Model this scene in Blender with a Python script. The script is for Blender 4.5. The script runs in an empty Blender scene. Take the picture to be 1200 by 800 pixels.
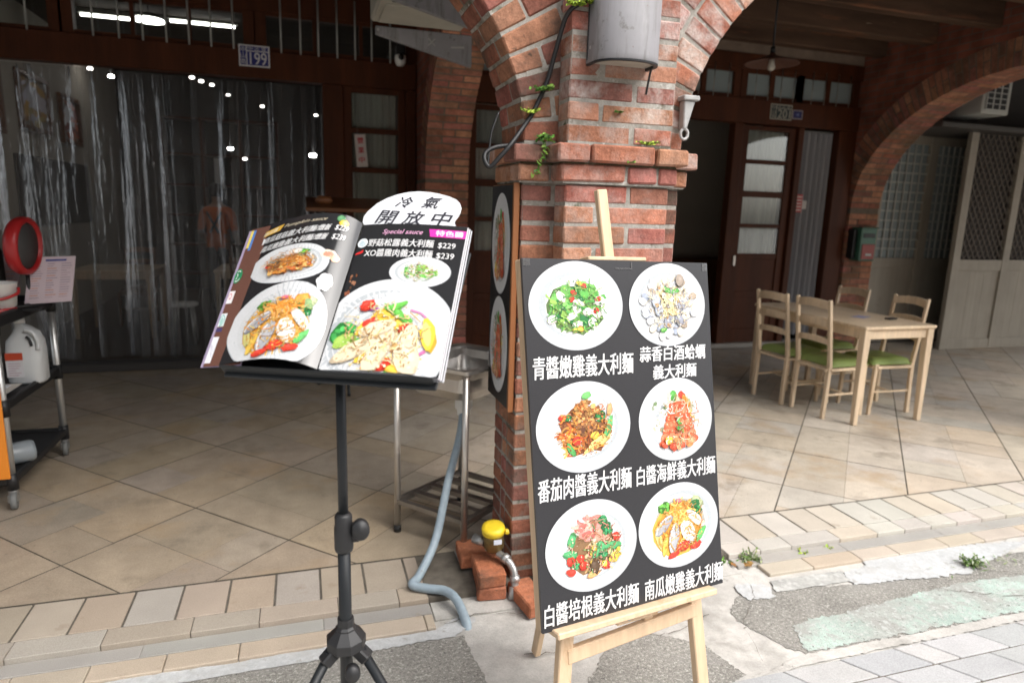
import bpy, math, random
from math import sin, cos, pi, radians, sqrt
from mathutils import Vector, Matrix

# ------------------------------------------------------------------ camera, light, exposure
sc = bpy.context.scene
COL = sc.collection
CAM_H = 1.55
YAW, PITCH, ROLL = radians(17.4807), radians(11.2195), radians(-1.7433)
def cam_axes():
    f = Vector((sin(YAW)*cos(PITCH), cos(YAW)*cos(PITCH), -sin(PITCH)))
    r0 = Vector((cos(YAW), -sin(YAW), 0)); d0 = f.cross(r0)
    r = r0*cos(ROLL) + d0*sin(ROLL); d = d0*cos(ROLL) - r0*sin(ROLL)
    return r, d, f
_r, _d, _f = cam_axes()
cd = bpy.data.cameras.new('camera'); cam = bpy.data.objects.new('camera', cd); COL.objects.link(cam)
cd.sensor_width = 36.0; cd.lens = 36.0*777.7/1200.0; cd.clip_start = 0.05; cd.clip_end = 500
m = Matrix.Identity(4)
for i in range(3):
    m[i][0] = _r[i]; m[i][1] = -_d[i]; m[i][2] = -_f[i]
m[2][3] = CAM_H
cam.matrix_world = m
cd.dof.use_dof = True; cd.dof.focus_distance = 1.75; cd.dof.aperture_fstop = 3.2
sc.camera = cam

SUN_EL, SUN_AZ = radians(52), radians(142)      # azimuth clockwise from +Y: behind the camera, to its right
w = bpy.data.worlds.new('World'); sc.world = w; w.use_nodes = True
nt = w.node_tree; bg = nt.nodes['Background']
sky = nt.nodes.new('ShaderNodeTexSky'); sky.sky_type = 'NISHITA'; sky.sun_disc = False
sky.sun_elevation = SUN_EL; sky.sun_rotation = SUN_AZ; sky.dust_density = 4.0; sky.air_density = 1.0
hs = nt.nodes.new('ShaderNodeHueSaturation'); hs.inputs['Saturation'].default_value = 0.30
nt.links.new(sky.outputs[0], hs.inputs['Color']); nt.links.new(hs.outputs[0], bg.inputs['Color'])
bg.inputs['Strength'].default_value = 0.15
sl = bpy.data.lights.new('sun', 'SUN'); sl.energy = 1.0; sl.angle = radians(55); sl.color = (1.0, 0.96, 0.90)
sun = bpy.data.objects.new('sun', sl); COL.objects.link(sun)
_sd = Vector((sin(SUN_AZ)*cos(SUN_EL), cos(SUN_AZ)*cos(SUN_EL), sin(SUN_EL)))
sun.rotation_euler = (-_sd).to_track_quat('-Z', 'Y').to_euler(); sun.location = _sd*30
vs = sc.view_settings
vs.view_transform = 'Standard'; vs.look = 'None'; vs.exposure = 1.24; vs.gamma = 1.0; vs.use_curve_mapping = False
cy = sc.cycles
cy.max_bounces = 10; cy.diffuse_bounces = 5; cy.glossy_bounces = 4; cy.transparent_max_bounces = 24
cy.transmission_bounces = 6; cy.sample_clamp_indirect = 6.0; cy.caustics_reflective = False; cy.caustics_refractive = False
cy.use_denoising = True

# ------------------------------------------------------------------ materials
R = random.Random(7)
def node(nt, t, **k):
    n = nt.nodes.new(t)
    for a, b in k.items():
        if a.startswith('i_'): n.inputs[a[2:].replace('_', ' ')].default_value = b
        else: setattr(n, a, b)
    return n
def ramp(nt, src, p0, p1, c0=(0,0,0,1), c1=(1,1,1,1)):
    r = node(nt, 'ShaderNodeValToRGB'); nt.links.new(src, r.inputs[0])
    r.color_ramp.elements[0].position = p0; r.color_ramp.elements[1].position = p1
    r.color_ramp.elements[0].color = c0; r.color_ramp.elements[1].color = c1
    return r.outputs[0]
def mixc(nt, fac, a, b, mode='MIX'):
    n = node(nt, 'ShaderNodeMix', data_type='RGBA', blend_type=mode)
    for s, v in ((0, fac), (6, a), (7, b)):
        if hasattr(v, 'is_linked') or hasattr(v, 'links'): nt.links.new(v, n.inputs[s])
        else: n.inputs[s].default_value = v if s == 0 else (v[0], v[1], v[2], 1)
    return n.outputs[2]
def mat(name, col=(.5,.5,.5), rough=.5, metal=0., attr=False, var=(), layers=(), bump=None, bump2=None, coat=0., spec=.5, emit=None, rvar=None, obj=False):
    """var: (scale, amount) brightness noise; layers: (scale, lo, hi, colour, stretch) noise-masked colour patches."""
    M = bpy.data.materials.new(name); M.use_nodes = True; nt = M.node_tree
    b = nt.nodes['Principled BSDF']
    if obj: pos = node(nt, 'ShaderNodeTexCoord').outputs['Object']
    else: pos = node(nt, 'ShaderNodeNewGeometry').outputs['Position']
    def noise(scale, detail=4, st=(1,1,1), rough=.55):
        s = pos
        if st != (1,1,1):
            mp = node(nt, 'ShaderNodeMapping'); mp.inputs['Scale'].default_value = st
            nt.links.new(pos, mp.inputs[0]); s = mp.outputs[0]
        n = node(nt, 'ShaderNodeTexNoise'); n.inputs['Scale'].default_value = scale; n.inputs['Detail'].default_value = detail
        n.inputs['Roughness'].default_value = rough
        nt.links.new(s, n.inputs['Vector']); return n.outputs['Fac']
    if attr:
        a = node(nt, 'ShaderNodeVertexColor', layer_name='Col'); c = a.outputs['Color']
    else:
        rgb = node(nt, 'ShaderNodeRGB'); rgb.outputs[0].default_value = (*col, 1); c = rgb.outputs[0]
    for v in var:
        n = ramp(nt, noise(v[0], 5, v[2] if len(v) > 2 else (1,1,1)), .25, .75, (1-v[1],)*3+(1,), (1+v[1],)*3+(1,))
        c = mixc(nt, 1.0, c, n, 'MULTIPLY')
    for L in layers:
        f = ramp(nt, noise(L[0], 6, L[4] if len(L) > 4 else (1,1,1), .65), L[1], L[2])
        if len(L) > 5:      # weighted by the alpha of Col
            mm = node(nt, 'ShaderNodeMath', operation='MULTIPLY'); nt.links.new(f, mm.inputs[0]); nt.links.new(a.outputs['Alpha'], mm.inputs[1]); f = mm.outputs[0]
        c = mixc(nt, f, c, L[3])
    nt.links.new(c, b.inputs['Base Color'])
    b.inputs['Roughness'].default_value = rough; b.inputs['Metallic'].default_value = metal
    b.inputs['Specular IOR Level'].default_value = spec
    if coat: b.inputs['Coat Weight'].default_value = coat; b.inputs['Coat Roughness'].default_value = .08
    if rvar:
        rr = ramp(nt, noise(rvar[0], 4), .3, .7, (rvar[1],)*3+(1,), (rvar[2],)*3+(1,)); nt.links.new(rr, b.inputs['Roughness'])
    if bump:
        bn = node(nt, 'ShaderNodeBump'); bn.inputs['Strength'].default_value = bump[1]; bn.inputs['Distance'].default_value = bump[2] if len(bump) > 2 else .004
        nt.links.new(noise(bump[0], 6, bump[3] if len(bump) > 3 else (1,1,1), .65), bn.inputs['Height'])
        if bump2:
            b2 = node(nt, 'ShaderNodeBump'); b2.inputs['Strength'].default_value = bump2[1]; b2.inputs['Distance'].default_value = bump2[2]
            nt.links.new(noise(bump2[0], 3), b2.inputs['Height']); nt.links.new(bn.outputs[0], b2.inputs['Normal']); bn = b2
        nt.links.new(bn.outputs[0], b.inputs['Normal'])
    if emit:
        b.inputs['Emission Color'].default_value = (*emit[0], 1); b.inputs['Emission Strength'].default_value = emit[1]
    return M
def see_through(name, tint, amount, rough, spec_col=(1,1,1), body=(.6,.62,.64), streak=None, crumple=None):
    """clear film or pane: transparent, a little milky body, fresnel gloss"""
    M = bpy.data.materials.new(name); M.use_nodes = True; nt = M.node_tree
    for n in list(nt.nodes):
        if n.type != 'OUTPUT_MATERIAL': nt.nodes.remove(n)
    out = [n for n in nt.nodes if n.type == 'OUTPUT_MATERIAL'][0]
    t = node(nt, 'ShaderNodeBsdfTransparent'); t.inputs[0].default_value = (*tint, 1)
    d = node(nt, 'ShaderNodeBsdfDiffuse'); d.inputs[0].default_value = (*body, 1)
    g = node(nt, 'ShaderNodeBsdfGlossy'); g.inputs['Roughness'].default_value = rough; g.inputs[0].default_value = (*spec_col, 1)
    m1 = node(nt, 'ShaderNodeMixShader'); m1.inputs[0].default_value = 1-amount
    nt.links.new(t.outputs[0], m1.inputs[1]); nt.links.new(d.outputs[0], m1.inputs[2])
    if streak:
        pos = node(nt, 'ShaderNodeNewGeometry').outputs['Position']
        mp = node(nt, 'ShaderNodeMapping'); mp.inputs['Scale'].default_value = (1,1,.04); nt.links.new(pos, mp.inputs[0])
        n = node(nt, 'ShaderNodeTexNoise'); n.inputs['Scale'].default_value = streak; n.inputs['Detail'].default_value = 5; nt.links.new(mp.outputs[0], n.inputs['Vector'])
        f = ramp(nt, n.outputs['Fac'], .42, .74, (1-amount,)*3+(1,), (.30,.30,.30,1)); nt.links.new(f, m1.inputs[0])
    fr = node(nt, 'ShaderNodeFresnel'); fr.inputs[0].default_value = 1.45
    if crumple:
        pos = node(nt, 'ShaderNodeNewGeometry').outputs['Position']; prev = None
        for sc_, st, dist in crumple:
            mp = node(nt, 'ShaderNodeMapping'); mp.inputs['Scale'].default_value = (1,1,st); nt.links.new(pos, mp.inputs[0])
            n = node(nt, 'ShaderNodeTexNoise'); n.inputs['Scale'].default_value = sc_; n.inputs['Detail'].default_value = 3; n.inputs['Distortion'].default_value = .6; nt.links.new(mp.outputs[0], n.inputs['Vector'])
            bn = node(nt, 'ShaderNodeBump'); bn.inputs['Strength'].default_value = 1.; bn.inputs['Distance'].default_value = dist; nt.links.new(n.outputs['Fac'], bn.inputs['Height'])
            if prev: nt.links.new(prev, bn.inputs['Normal'])
            prev = bn.outputs[0]
        for q in (g, fr, d): nt.links.new(prev, q.inputs['Normal'])
    m2 = node(nt, 'ShaderNodeMixShader'); nt.links.new(fr.outputs[0], m2.inputs[0])
    nt.links.new(m1.outputs[0], m2.inputs[1]); nt.links.new(g.outputs[0], m2.inputs[2]); nt.links.new(m2.outputs[0], out.inputs[0])
    return M
M = {}
M['brick'] = mat('fired_brick', attr=True, rough=.9, var=((14,.30),(55,.20),(170,.20)), spec=.2,
    layers=((9,.44,.66,(.60,.57,.53),(1,1,1),1), (5.5,.58,.76,(.11,.075,.055)), (34,.64,.72,(.13,.08,.06)), (160,.60,.72,(.19,.08,.05))), bump=(60,.9,.007), bump2=(9,.4,.006))
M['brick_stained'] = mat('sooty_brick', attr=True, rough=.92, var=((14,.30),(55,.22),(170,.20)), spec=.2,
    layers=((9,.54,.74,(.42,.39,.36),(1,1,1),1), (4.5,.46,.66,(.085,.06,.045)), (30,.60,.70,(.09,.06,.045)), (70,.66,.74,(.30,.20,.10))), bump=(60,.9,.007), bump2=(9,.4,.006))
M['brick_dim'] = mat('old_brick', attr=True, rough=.92, var=((14,.28),(80,.2)), spec=.2, layers=((3,.48,.70,(.13,.085,.055)),(26,.62,.72,(.11,.07,.05))), bump=(70,.6,.004))
M['mortar'] = mat('lime_mortar', (.34,.32,.285), .95, var=((30,.22),(150,.12)), layers=((3.2,.50,.66,(.11,.10,.075)), (13,.60,.70,(.14,.12,.09)), (40,.58,.68,(.50,.48,.45)), (8,.62,.70,(.04,.06,.018))), bump=(120,.7,.004), spec=.2)
M['mortar_dim'] = mat('dark_mortar', (.16,.13,.10), .95, var=((40,.2),), bump=(120,.6,.003), spec=.2)
M['slab'] = mat('granite_slab', attr=True, rough=.62, var=((2.3,.14),(9,.12),(130,.16),(420,.20)), layers=((1.7,.54,.76,(.37,.26,.15)), (3.1,.58,.78,(.18,.15,.115)), (26,.62,.72,(.26,.22,.17)), (14,.66,.74,(.22,.18,.13)), (48,.67,.71,(.15,.12,.10)), (.9,.56,.72,(.25,.205,.16))), bump=(200,.25,.002), rvar=(5,.45,.8), spec=.4)
M['grout'] = mat('dark_grout', (.13,.115,.095), .95, var=((20,.3),), bump=(150,.6,.003), spec=.2)
M['kerb'] = mat('kerb_granite', attr=True, rough=.75, var=((4,.10),(350,.22)), layers=((6,.62,.8,(.26,.2,.14)),), bump=(260,.35,.002), spec=.3)
M['cement'] = mat('cement', (.46,.445,.415), .9, var=((3,.18),(18,.16),(160,.12)), layers=((2.2,.55,.7,(.26,.25,.225)), (6,.60,.68,(.50,.48,.45)), (11,.68,.73,(.15,.14,.12))), bump=(90,.5,.004), spec=.25)
M['asphalt'] = mat('worn_asphalt', (.275,.265,.24), .92, var=((5,.2),(90,.40),(240,.35)), layers=((85,.57,.61,(.46,.45,.41)), (100,.61,.66,(.13,.13,.12)), (48,.65,.68,(.54,.52,.48)), (3,.56,.74,(.31,.30,.28))), bump=(200,.9,.006), spec=.25)
M['white_cement'] = mat('white_cement', (.47,.48,.48), .85, var=((5,.12),(40,.12),(160,.10)), layers=((7,.54,.70,(.42,.415,.40)), (25,.60,.68,(.36,.35,.33))), bump=(60,.35,.003), spec=.3)
M['green_paint'] = mat('faded_green_paint', (.38,.47,.42), .85, var=((3,.22),(40,.16),(220,.25)), layers=((2.2,.46,.56,(.33,.335,.31)), (16,.52,.60,(.36,.38,.35)), (55,.55,.60,(.46,.48,.46)), (80,.60,.64,(.20,.20,.185)), (130,.60,.68,(.20,.21,.19)), (200,.62,.68,(.5,.5,.47))), bump=(200,.7,.004), spec=.3)
M['paver'] = mat('grey_paver', attr=True, rough=.85, var=((5,.12),(220,.18)), bump=(160,.4,.003), spec=.3)
M['dark_wood'] = mat('dark_stained_wood', (.066,.0185,.006), .55, var=((6,.35,(1,1,.12)),(60,.15,(1,1,.1))), bump=(70,.25,.002,(1,1,.08)), spec=.22)
M['old_beam'] = mat('weathered_beam', (.095,.055,.035), .8, var=((8,.4,(.15,1,1)),), layers=((9,.56,.68,(.20,.085,.045),(.12,1,1)), (30,.66,.74,(.27,.21,.15),(.15,1,1))), bump=(50,.5,.004,(.1,1,1)), spec=.2)
M['plank'] = mat('ceiling_plank', (.055,.038,.027), .85, var=((6,.3,(.2,1,1)),), spec=.2)
M['pine'] = mat('pine_wood', (.60,.44,.29), .6, var=((9,.12,(1,1,.1)),(50,.14,(1,1,.06))), layers=((16,.60,.72,(.46,.29,.16),(1,1,.06)),), bump=(90,.2,.001,(1,1,.06)), spec=.4, obj=True)
M['birch'] = mat('varnished_birch', (.64,.50,.345), .38, var=((5,.14,(1,1,.2)),(45,.14,(1,1,.08))), layers=((9,.60,.74,(.48,.33,.19),(1,1,.25)),(80,.70,.74,(.40,.27,.16))), spec=.45, coat=.2)
M['brown_wood'] = mat('brown_chair_wood', (.16,.065,.025), .4, var=((12,.2,(1,1,.2)),))
M['orange_wood'] = mat('orange_stained_wood', (.27,.105,.038), .45, var=((10,.25,(1,1,.05)),))
M['plaster'] = mat('aged_plaster', (.22,.165,.125), .9, var=((2,.2),(9,.15)), layers=((3,.60,.75,(.13,.09,.065)),), spec=.2)
M['room_wall'] = mat('room_plaster', (.42,.38,.32), .85, var=((2,.08),))
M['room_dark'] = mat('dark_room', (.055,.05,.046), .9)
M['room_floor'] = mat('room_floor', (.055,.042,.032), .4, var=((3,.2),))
M['film'] = see_through('clear_plastic_film', (.86,.87,.87), .945, .24, spec_col=(.62,.63,.65), body=(.29,.295,.30), streak=4.5, crumple=((5,.05,.07),(17,.08,.022),(60,.15,.005)))
M['glass'] = see_through('window_glass', (.92,.94,.93), .97, .03, body=(.25,.27,.26))
M['frost'] = see_through('patterned_glass', (.5,.55,.55), .20, .2, body=(.34,.40,.40))
M['drape'] = mat('grey_drape', (.29,.29,.30), .85, var=((8,.15,(1,1,.05)),))
M['pale_drape'] = mat('pale_drape', (.46,.455,.41), .85, var=((9,.25,(1,1,.04)),))
M['pale_bar'] = mat('galvanised_bar', (.33,.33,.31), .5, metal=.3)
M['steel'] = mat('stainless_steel', (.56,.53,.49), .36, metal=.85, var=((30,.10,(1,1,.05)),), rvar=(14,.30,.46))
M['dull_steel'] = mat('dull_steel', (.26,.24,.215), .42, metal=.8, var=((10,.2),))
M['grey_metal'] = mat('grey_painted_metal', (.22,.215,.225), .62, metal=0., var=((6,.14),), layers=((30,.50,.66,(.155,.15,.15),(1,1,.12)), (22,.60,.68,(.12,.115,.11)), (9,.56,.70,(.29,.285,.29),(1,1,.2)), (60,.66,.70,(.14,.09,.06))), bump=(40,.12,.002))
M['ac_beige'] = mat('ac_casing', (.42,.40,.34), .6, var=((5,.12),))
M['black'] = mat('black_plastic', (.013,.013,.014), .5, var=((30,.2),))
M['black_metal'] = mat('black_coated_metal', (.014,.016,.018), .42, spec=.28)
M['rubber'] = mat('rubber', (.02,.02,.02), .8)
M['wheel_grey'] = mat('grey_wheel', (.16,.165,.16), .6)
M['alu'] = mat('aluminium_tube', (.68,.68,.66), .35, metal=.75)
M['white_plastic'] = mat('white_plastic', (.78,.78,.75), .4)
M['jug'] = mat('milky_plastic', (.62,.64,.64), .38, var=((6,.06),))
M['red_plastic'] = mat('red_plastic', (.42,.02,.022), .35)
M['grey_disc'] = mat('dark_grey_mesh', (.06,.06,.06), .7)
M['hose'] = mat('blue_grey_hose', (.28,.35,.40), .5, var=((12,.12),(60,.08)), layers=((16,.62,.72,(.22,.22,.19)),))
M['yellow'] = mat('yellow_plastic', (.80,.58,.03), .4, var=((40,.1),))
M['brass'] = mat('tarnished_brass', (.22,.15,.055), .5, metal=.6, var=((40,.35),), bump=(60,.3,.003))
M['galv'] = mat('galvanised_pipe', (.42,.42,.41), .42, metal=.75, var=((40,.3),), bump=(80,.3,.002))
M['vinyl'] = mat('green_vinyl', (.215,.285,.085), .38, coat=.15, var=((9,.08),))
M['gate'] = mat('beige_painted_gate', (.31,.28,.225), .6, var=((2.5,.12),(30,.10,(1,1,.05))), layers=((6,.64,.76,(.2,.17,.13)),))
M['gate_lattice'] = mat('lattice_metal', (.15,.125,.10), .55, metal=.3)
M['white_metal'] = mat('white_grid_metal', (.42,.43,.40), .5)
M['mail_green'] = mat('green_mailbox', (.045,.13,.085), .45, var=((12,.2),))
M['mail_red'] = mat('red_mailbox_door', (.28,.05,.04), .5)
M['ink'] = mat('printed_ink', attr=True, rough=.40, spec=.4, coat=.10, var=((260,.10),(700,.10)))
M['gloss_ink'] = mat('glossy_printed_page', attr=True, rough=.25, spec=.5, coat=.6, var=((400,.10),(1000,.08)))
M['matte_ink'] = mat('painted_surface', attr=True, rough=.6)
M['cable'] = mat('black_cable', (.012,.012,.013), .5)
M['lamp_glow'] = mat('lamp_tube', (.9,.9,.9), .4, emit=((1,.97,.92), 5))
M['bead_dim'] = mat('small_dim_bead', (.9,.9,.9), .4, emit=((1,.95,.88), 5))
M['bead_glow'] = mat('bright_bead', (.9,.9,.9), .4, emit=((1,.97,.95), 22))
M['rust_shade'] = mat('rusty_enamel', (.10,.045,.03), .6, var=((10,.3),))
M['opal'] = mat('opal_glass', (.44,.42,.36), .3)
M['leaf'] = mat('leaf', attr=True, rough=.6, spec=.3)
M['skin'] = mat('skin', attr=True, rough=.6)
M['orange_board'] = mat('orange_board', (.75,.24,.02), .5)
M['canvas'] = mat('shade_awning_canvas', (.10,.13,.12), .85)
M['lime'] = mat('limewashed_metal', (.36,.36,.35), .8, var=((30,.15),), bump=(60,.4,.003))

# ------------------------------------------------------------------ mesh helpers
def _tmpl():
    F = []; ps = {}
    for c in range(8):
        for n in range(3):
            p = [1. if c >> a & 1 else -1. for a in range(3)]
            for a in range(3):
                if a != n: p[a] *= .9
            ps[c*3+n] = Vector(p)
    def add(ids):
        n = (ps[ids[1]]-ps[ids[0]]).cross(ps[ids[2]]-ps[ids[0]]); ce = sum((ps[i] for i in ids), Vector())/len(ids)
        F.append(tuple(ids) if n.dot(ce) > 0 else tuple(reversed(ids)))
    for a in range(3):
        b, c2 = (a+1) % 3, (a+2) % 3
        for s in (0, 1):
            add([((s << a) | (x << b) | (y << c2))*3+a for x, y in ((0,0),(1,0),(1,1),(0,1))])
        for sb in (0, 1):
            for s2 in (0, 1):
                c0 = (sb << b) | (s2 << c2); c1 = c0 | (1 << a)
                add([c0*3+b, c1*3+b, c1*3+c2, c0*3+c2])
    for c in range(8): add([c*3, c*3+1, c*3+2])
    return F
HX = _tmpl()
HX0 = [((0,2,3,1)), ((4,5,7,6)), ((0,1,5,4)), ((2,6,7,3)), ((0,4,6,2)), ((1,3,7,5))]
WHITE = (1,1,1,1)
class MB:
    def __init__(s): s.v = []; s.f = []; s.mi = []; s.c = []; s.sm = []
    def face(s, ids, col=WHITE, mi=0, sm=False): s.f.append(tuple(ids)); s.c.append(col); s.mi.append(mi); s.sm.append(sm)
    def poly(s, pts, col=WHITE, mi=0):
        b = len(s.v); s.v += [tuple(p) for p in pts]; s.face(range(b, b+len(pts)), col, mi)
    def hexa(s, P, bev=0., col=WHITE, mi=0, jit=0.):
        P = [Vector(p) for p in P]
        if jit: P = [p + Vector((R.uniform(-jit,jit), R.uniform(-jit,jit), R.uniform(-jit,jit))) for p in P]
        b = len(s.v)
        det = (P[1]-P[0]).cross(P[2]-P[0]).dot(P[4]-P[0])
        if bev <= 0:
            s.v += [tuple(p) for p in P]
            for f in HX0:
                s.face([b+i for i in (f if det > 0 else reversed(f))], col, mi)
            return
        for c in range(8):
            mv = []
            for a in range(3):
                e = P[c ^ (1 << a)]-P[c]; l = e.length
                mv.append(e*(min(bev, l*.4)/l if l > 1e-9 else 0))
            for n in range(3):
                s.v.append(tuple(P[c]+sum((mv[a] for a in range(3) if a != n), Vector())))
        for f in HX: s.face([b+i for i in (f if det > 0 else reversed(f))], col, mi)
    def box(s, x0, x1, y0, y1, z0, z1, bev=0., col=WHITE, mi=0, jit=0.):
        s.hexa([(x1 if c & 1 else x0, y1 if c & 2 else y0, z1 if c & 4 else z0) for c in range(8)], bev, col, mi, jit)
    def bar(s, p0, p1, w, h, up=(0,0,1), bev=0., col=WHITE, mi=0, w1=None, h1=None):
        p0, p1 = Vector(p0), Vector(p1); d = (p1-p0).normalized(); x = d.cross(Vector(up))
        if x.length < 1e-4: x = d.cross(Vector((0,1,0)))
        x.normalize(); y = x.cross(d); w1 = w if w1 is None else w1; h1 = h if h1 is None else h1
        P = []
        for c in range(8):
            o, ww, hh = (p1, w1, h1) if c & 4 else (p0, w, h)
            P.append(o + x*(ww/2 if c & 1 else -ww/2) + y*(hh/2 if c & 2 else -hh/2))
        s.hexa(P, bev, col, mi)
    def tube(s, path, r, seg=10, cap=True, col=WHITE, mi=0, rf=None):
        path = [Vector(p) for p in path]; b = len(s.v); n = len(path); px = None
        for i, p in enumerate(path):
            d = (path[min(i+1, n-1)]-path[max(i-1, 0)]).normalized()
            if px is None:
                px = d.cross(Vector((0,0,1)))
                if px.length < 1e-3: px = d.cross(Vector((0,1,0)))
            px = (px-d*px.dot(d)).normalized(); py = d.cross(px)
            rr = rf(i/(n-1)) if rf else (r[i] if isinstance(r, (list, tuple)) else r)
            for k in range(seg):
                a = 2*pi*k/seg; s.v.append(tuple(p+px*(rr*cos(a))+py*(rr*sin(a))))
        for i in range(n-1):
            for k in range(seg):
                k2 = (k+1) % seg
                s.face((b+i*seg+k, b+i*seg+k2, b+(i+1)*seg+k2, b+(i+1)*seg+k), col, mi, True)
        if cap:
            s.face([b+k for k in reversed(range(seg))], col, mi); s.face([b+(n-1)*seg+k for k in range(seg)], col, mi)
    def lathe(s, prof, c=(0,0,0), seg=24, axis=(0,0,1), col=WHITE, mi=0, sx=1., sy=1., cap=True):
        ax = Vector(axis).normalized(); q = Vector((0,0,1)).rotation_difference(ax); c = Vector(c); b = len(s.v)
        for r, z in prof:
            for k in range(seg):
                a = 2*pi*k/seg; s.v.append(tuple(c+q @ Vector((r*cos(a)*sx, r*sin(a)*sy, z))))
        for i in range(len(prof)-1):
            for k in range(seg):
                k2 = (k+1) % seg
                s.face((b+i*seg+k, b+i*seg+k2, b+(i+1)*seg+k2, b+(i+1)*seg+k), col, mi, True)
        if cap and prof[0][0] > 1e-6: s.face([b+k for k in reversed(range(seg))], col, mi)
        if cap and prof[-1][0] > 1e-6: s.face([b+(len(prof)-1)*seg+k for k in range(seg)], col, mi)
    def grid(s, fn, nu, nv, col=WHITE, mi=0, sm=True):
        b = len(s.v)
        for j in range(nv+1):
            for i in range(nu+1): s.v.append(tuple(fn(i/nu, j/nv)))
        for j in range(nv):
            for i in range(nu):
                a = b+j*(nu+1)+i; s.face((a, a+1, a+nu+2, a+nu+1), col(i/nu, j/nv) if callable(col) else col, mi, sm)
    def plate(s, pts, thick, n, col=WHITE, mi=0):
        """polygon extruded against n"""
        n = Vector(n).normalized(); b = len(s.v); k = len(pts)
        s.v += [tuple(p) for p in pts]; s.v += [tuple(Vector(p)-n*thick) for p in pts]
        s.face(range(b, b+k), col, mi); s.face([b+k+i for i in reversed(range(k))], col, mi)
        for i in range(k): s.face((b+i, b+k+i, b+k+(i+1) % k, b+(i+1) % k), col, mi)
    def build(s, name, mats, parent=None, local=False):
        me = bpy.data.meshes.new(name)
        off = parent_loc(parent) if (parent is not None and not local) else (0,0,0)
        me.from_pydata([(v[0]-off[0], v[1]-off[1], v[2]-off[2]) for v in s.v], [], s.f)
        for mt in (mats if isinstance(mats, (list, tuple)) else [mats]): me.materials.append(mt)
        me.polygons.foreach_set('material_index', s.mi); me.polygons.foreach_set('use_smooth', s.sm)
        at = me.color_attributes.new('Col', 'FLOAT_COLOR', 'CORNER'); buf = []
        for p, c in zip(me.polygons, s.c):
            buf += list(c if len(c) == 4 else (*c, 1))*p.loop_total
        at.data.foreach_set('color', buf)
        me.update()
        o = bpy.data.objects.new(name, me); COL.objects.link(o)
        if parent is not None: o.parent = parent
        return o
def parent_loc(p):
    l = Vector((0,0,0))
    while p is not None: l = l + p.location; p = p.parent
    return l
def tag(o, label=None, cat=None, group=None, kind=None):
    if label: o['label'] = label
    if cat: o['category'] = cat
    if group: o['group'] = group
    if kind: o['kind'] = kind
    return o
def thing(name, label, cat, loc=(0,0,0), rz=0., group=None):
    o = bpy.data.objects.new(name, None); o.empty_display_size = .1; COL.objects.link(o)
    o.location = loc; o.rotation_euler = (0,0,rz); return tag(o, label, cat, group)
def dup(o, parent=None):
    c = o.copy(); COL.objects.link(c); c.parent = parent
    for ch in [x for x in o.children]: dup(ch, c)
    return c
_tx = {}
def text2d(s, bold=0., shear=0.):
    k = (s, bold, shear)
    if k not in _tx:
        cu = bpy.data.curves.new('t', 'FONT'); cu.body = s; cu.dimensions = '2D'; cu.fill_mode = 'FRONT'; cu.offset = bold; cu.shear = shear; cu.resolution_u = 3
        o = bpy.data.objects.new('t', cu); COL.objects.link(o); bpy.context.view_layer.update()
        me = bpy.data.meshes.new_from_object(o.evaluated_get(bpy.context.evaluated_depsgraph_get()))
        V = [(v.co.x, v.co.y) for v in me.vertices]; F = [tuple(p.vertices) for p in me.polygons]
        bpy.data.objects.remove(o); bpy.data.curves.remove(cu); bpy.data.meshes.remove(me)
        x0 = min(v[0] for v in V); x1 = max(v[0] for v in V); y0 = min(v[1] for v in V); y1 = max(v[1] for v in V)
        _tx[k] = ([((x-x0)/(x1-x0), (y-y0)/(y1-y0)) for x, y in V], F)
    return _tx[k]
def put_text(mb, s, fn, box, col, bold=.02, shear=0., mi=0, lift=.0004):
    """write s into box (x0,y0,x1,y1) of a surface fn(a,b,height)->point; box may be a quad of 4 (a,b) corners BL,BR,TR,TL"""
    V, F = text2d(s, 0., shear)
    if len(box) == 4 and not isinstance(box[0], (tuple, list)):
        x0, y0, x1, y1 = box; q = ((x0,y0),(x1,y0),(x1,y1),(x0,y1))
    else: q = box
    hgt = sqrt((q[3][0]-q[0][0])**2+(q[3][1]-q[0][1])**2); wdt = sqrt((q[1][0]-q[0][0])**2+(q[1][1]-q[0][1])**2); e = min(hgt, wdt/max(1,len(s)))*bold
    offs = ((0,0),) if bold <= 0 else ((-e,-.5*e),(e,-.5*e),(e,.5*e),(-e,.5*e),(0,0))
    for n_, (ox, oy) in enumerate(offs):      # heavier strokes: the glyphs are struck several times, a hair apart
        b = len(mb.v)
        for x, y in V:
            a = [(q[0][i]*(1-x)+q[1][i]*x)*(1-y)+(q[3][i]*(1-x)+q[2][i]*x)*y for i in (0,1)]
            mb.v.append(tuple(fn(a[0]+ox, a[1]+oy, lift+n_*.00001)))
        for f in F: mb.face([b+i for i in f], col, mi)
def jit(c, a=.12):
    k = 1+R.uniform(-a, a); return (min(1,c[0]*k*(1+R.uniform(-a,a)*.4)), min(1,c[1]*k), min(1,c[2]*k*(1+R.uniform(-a,a)*.4)))

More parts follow.
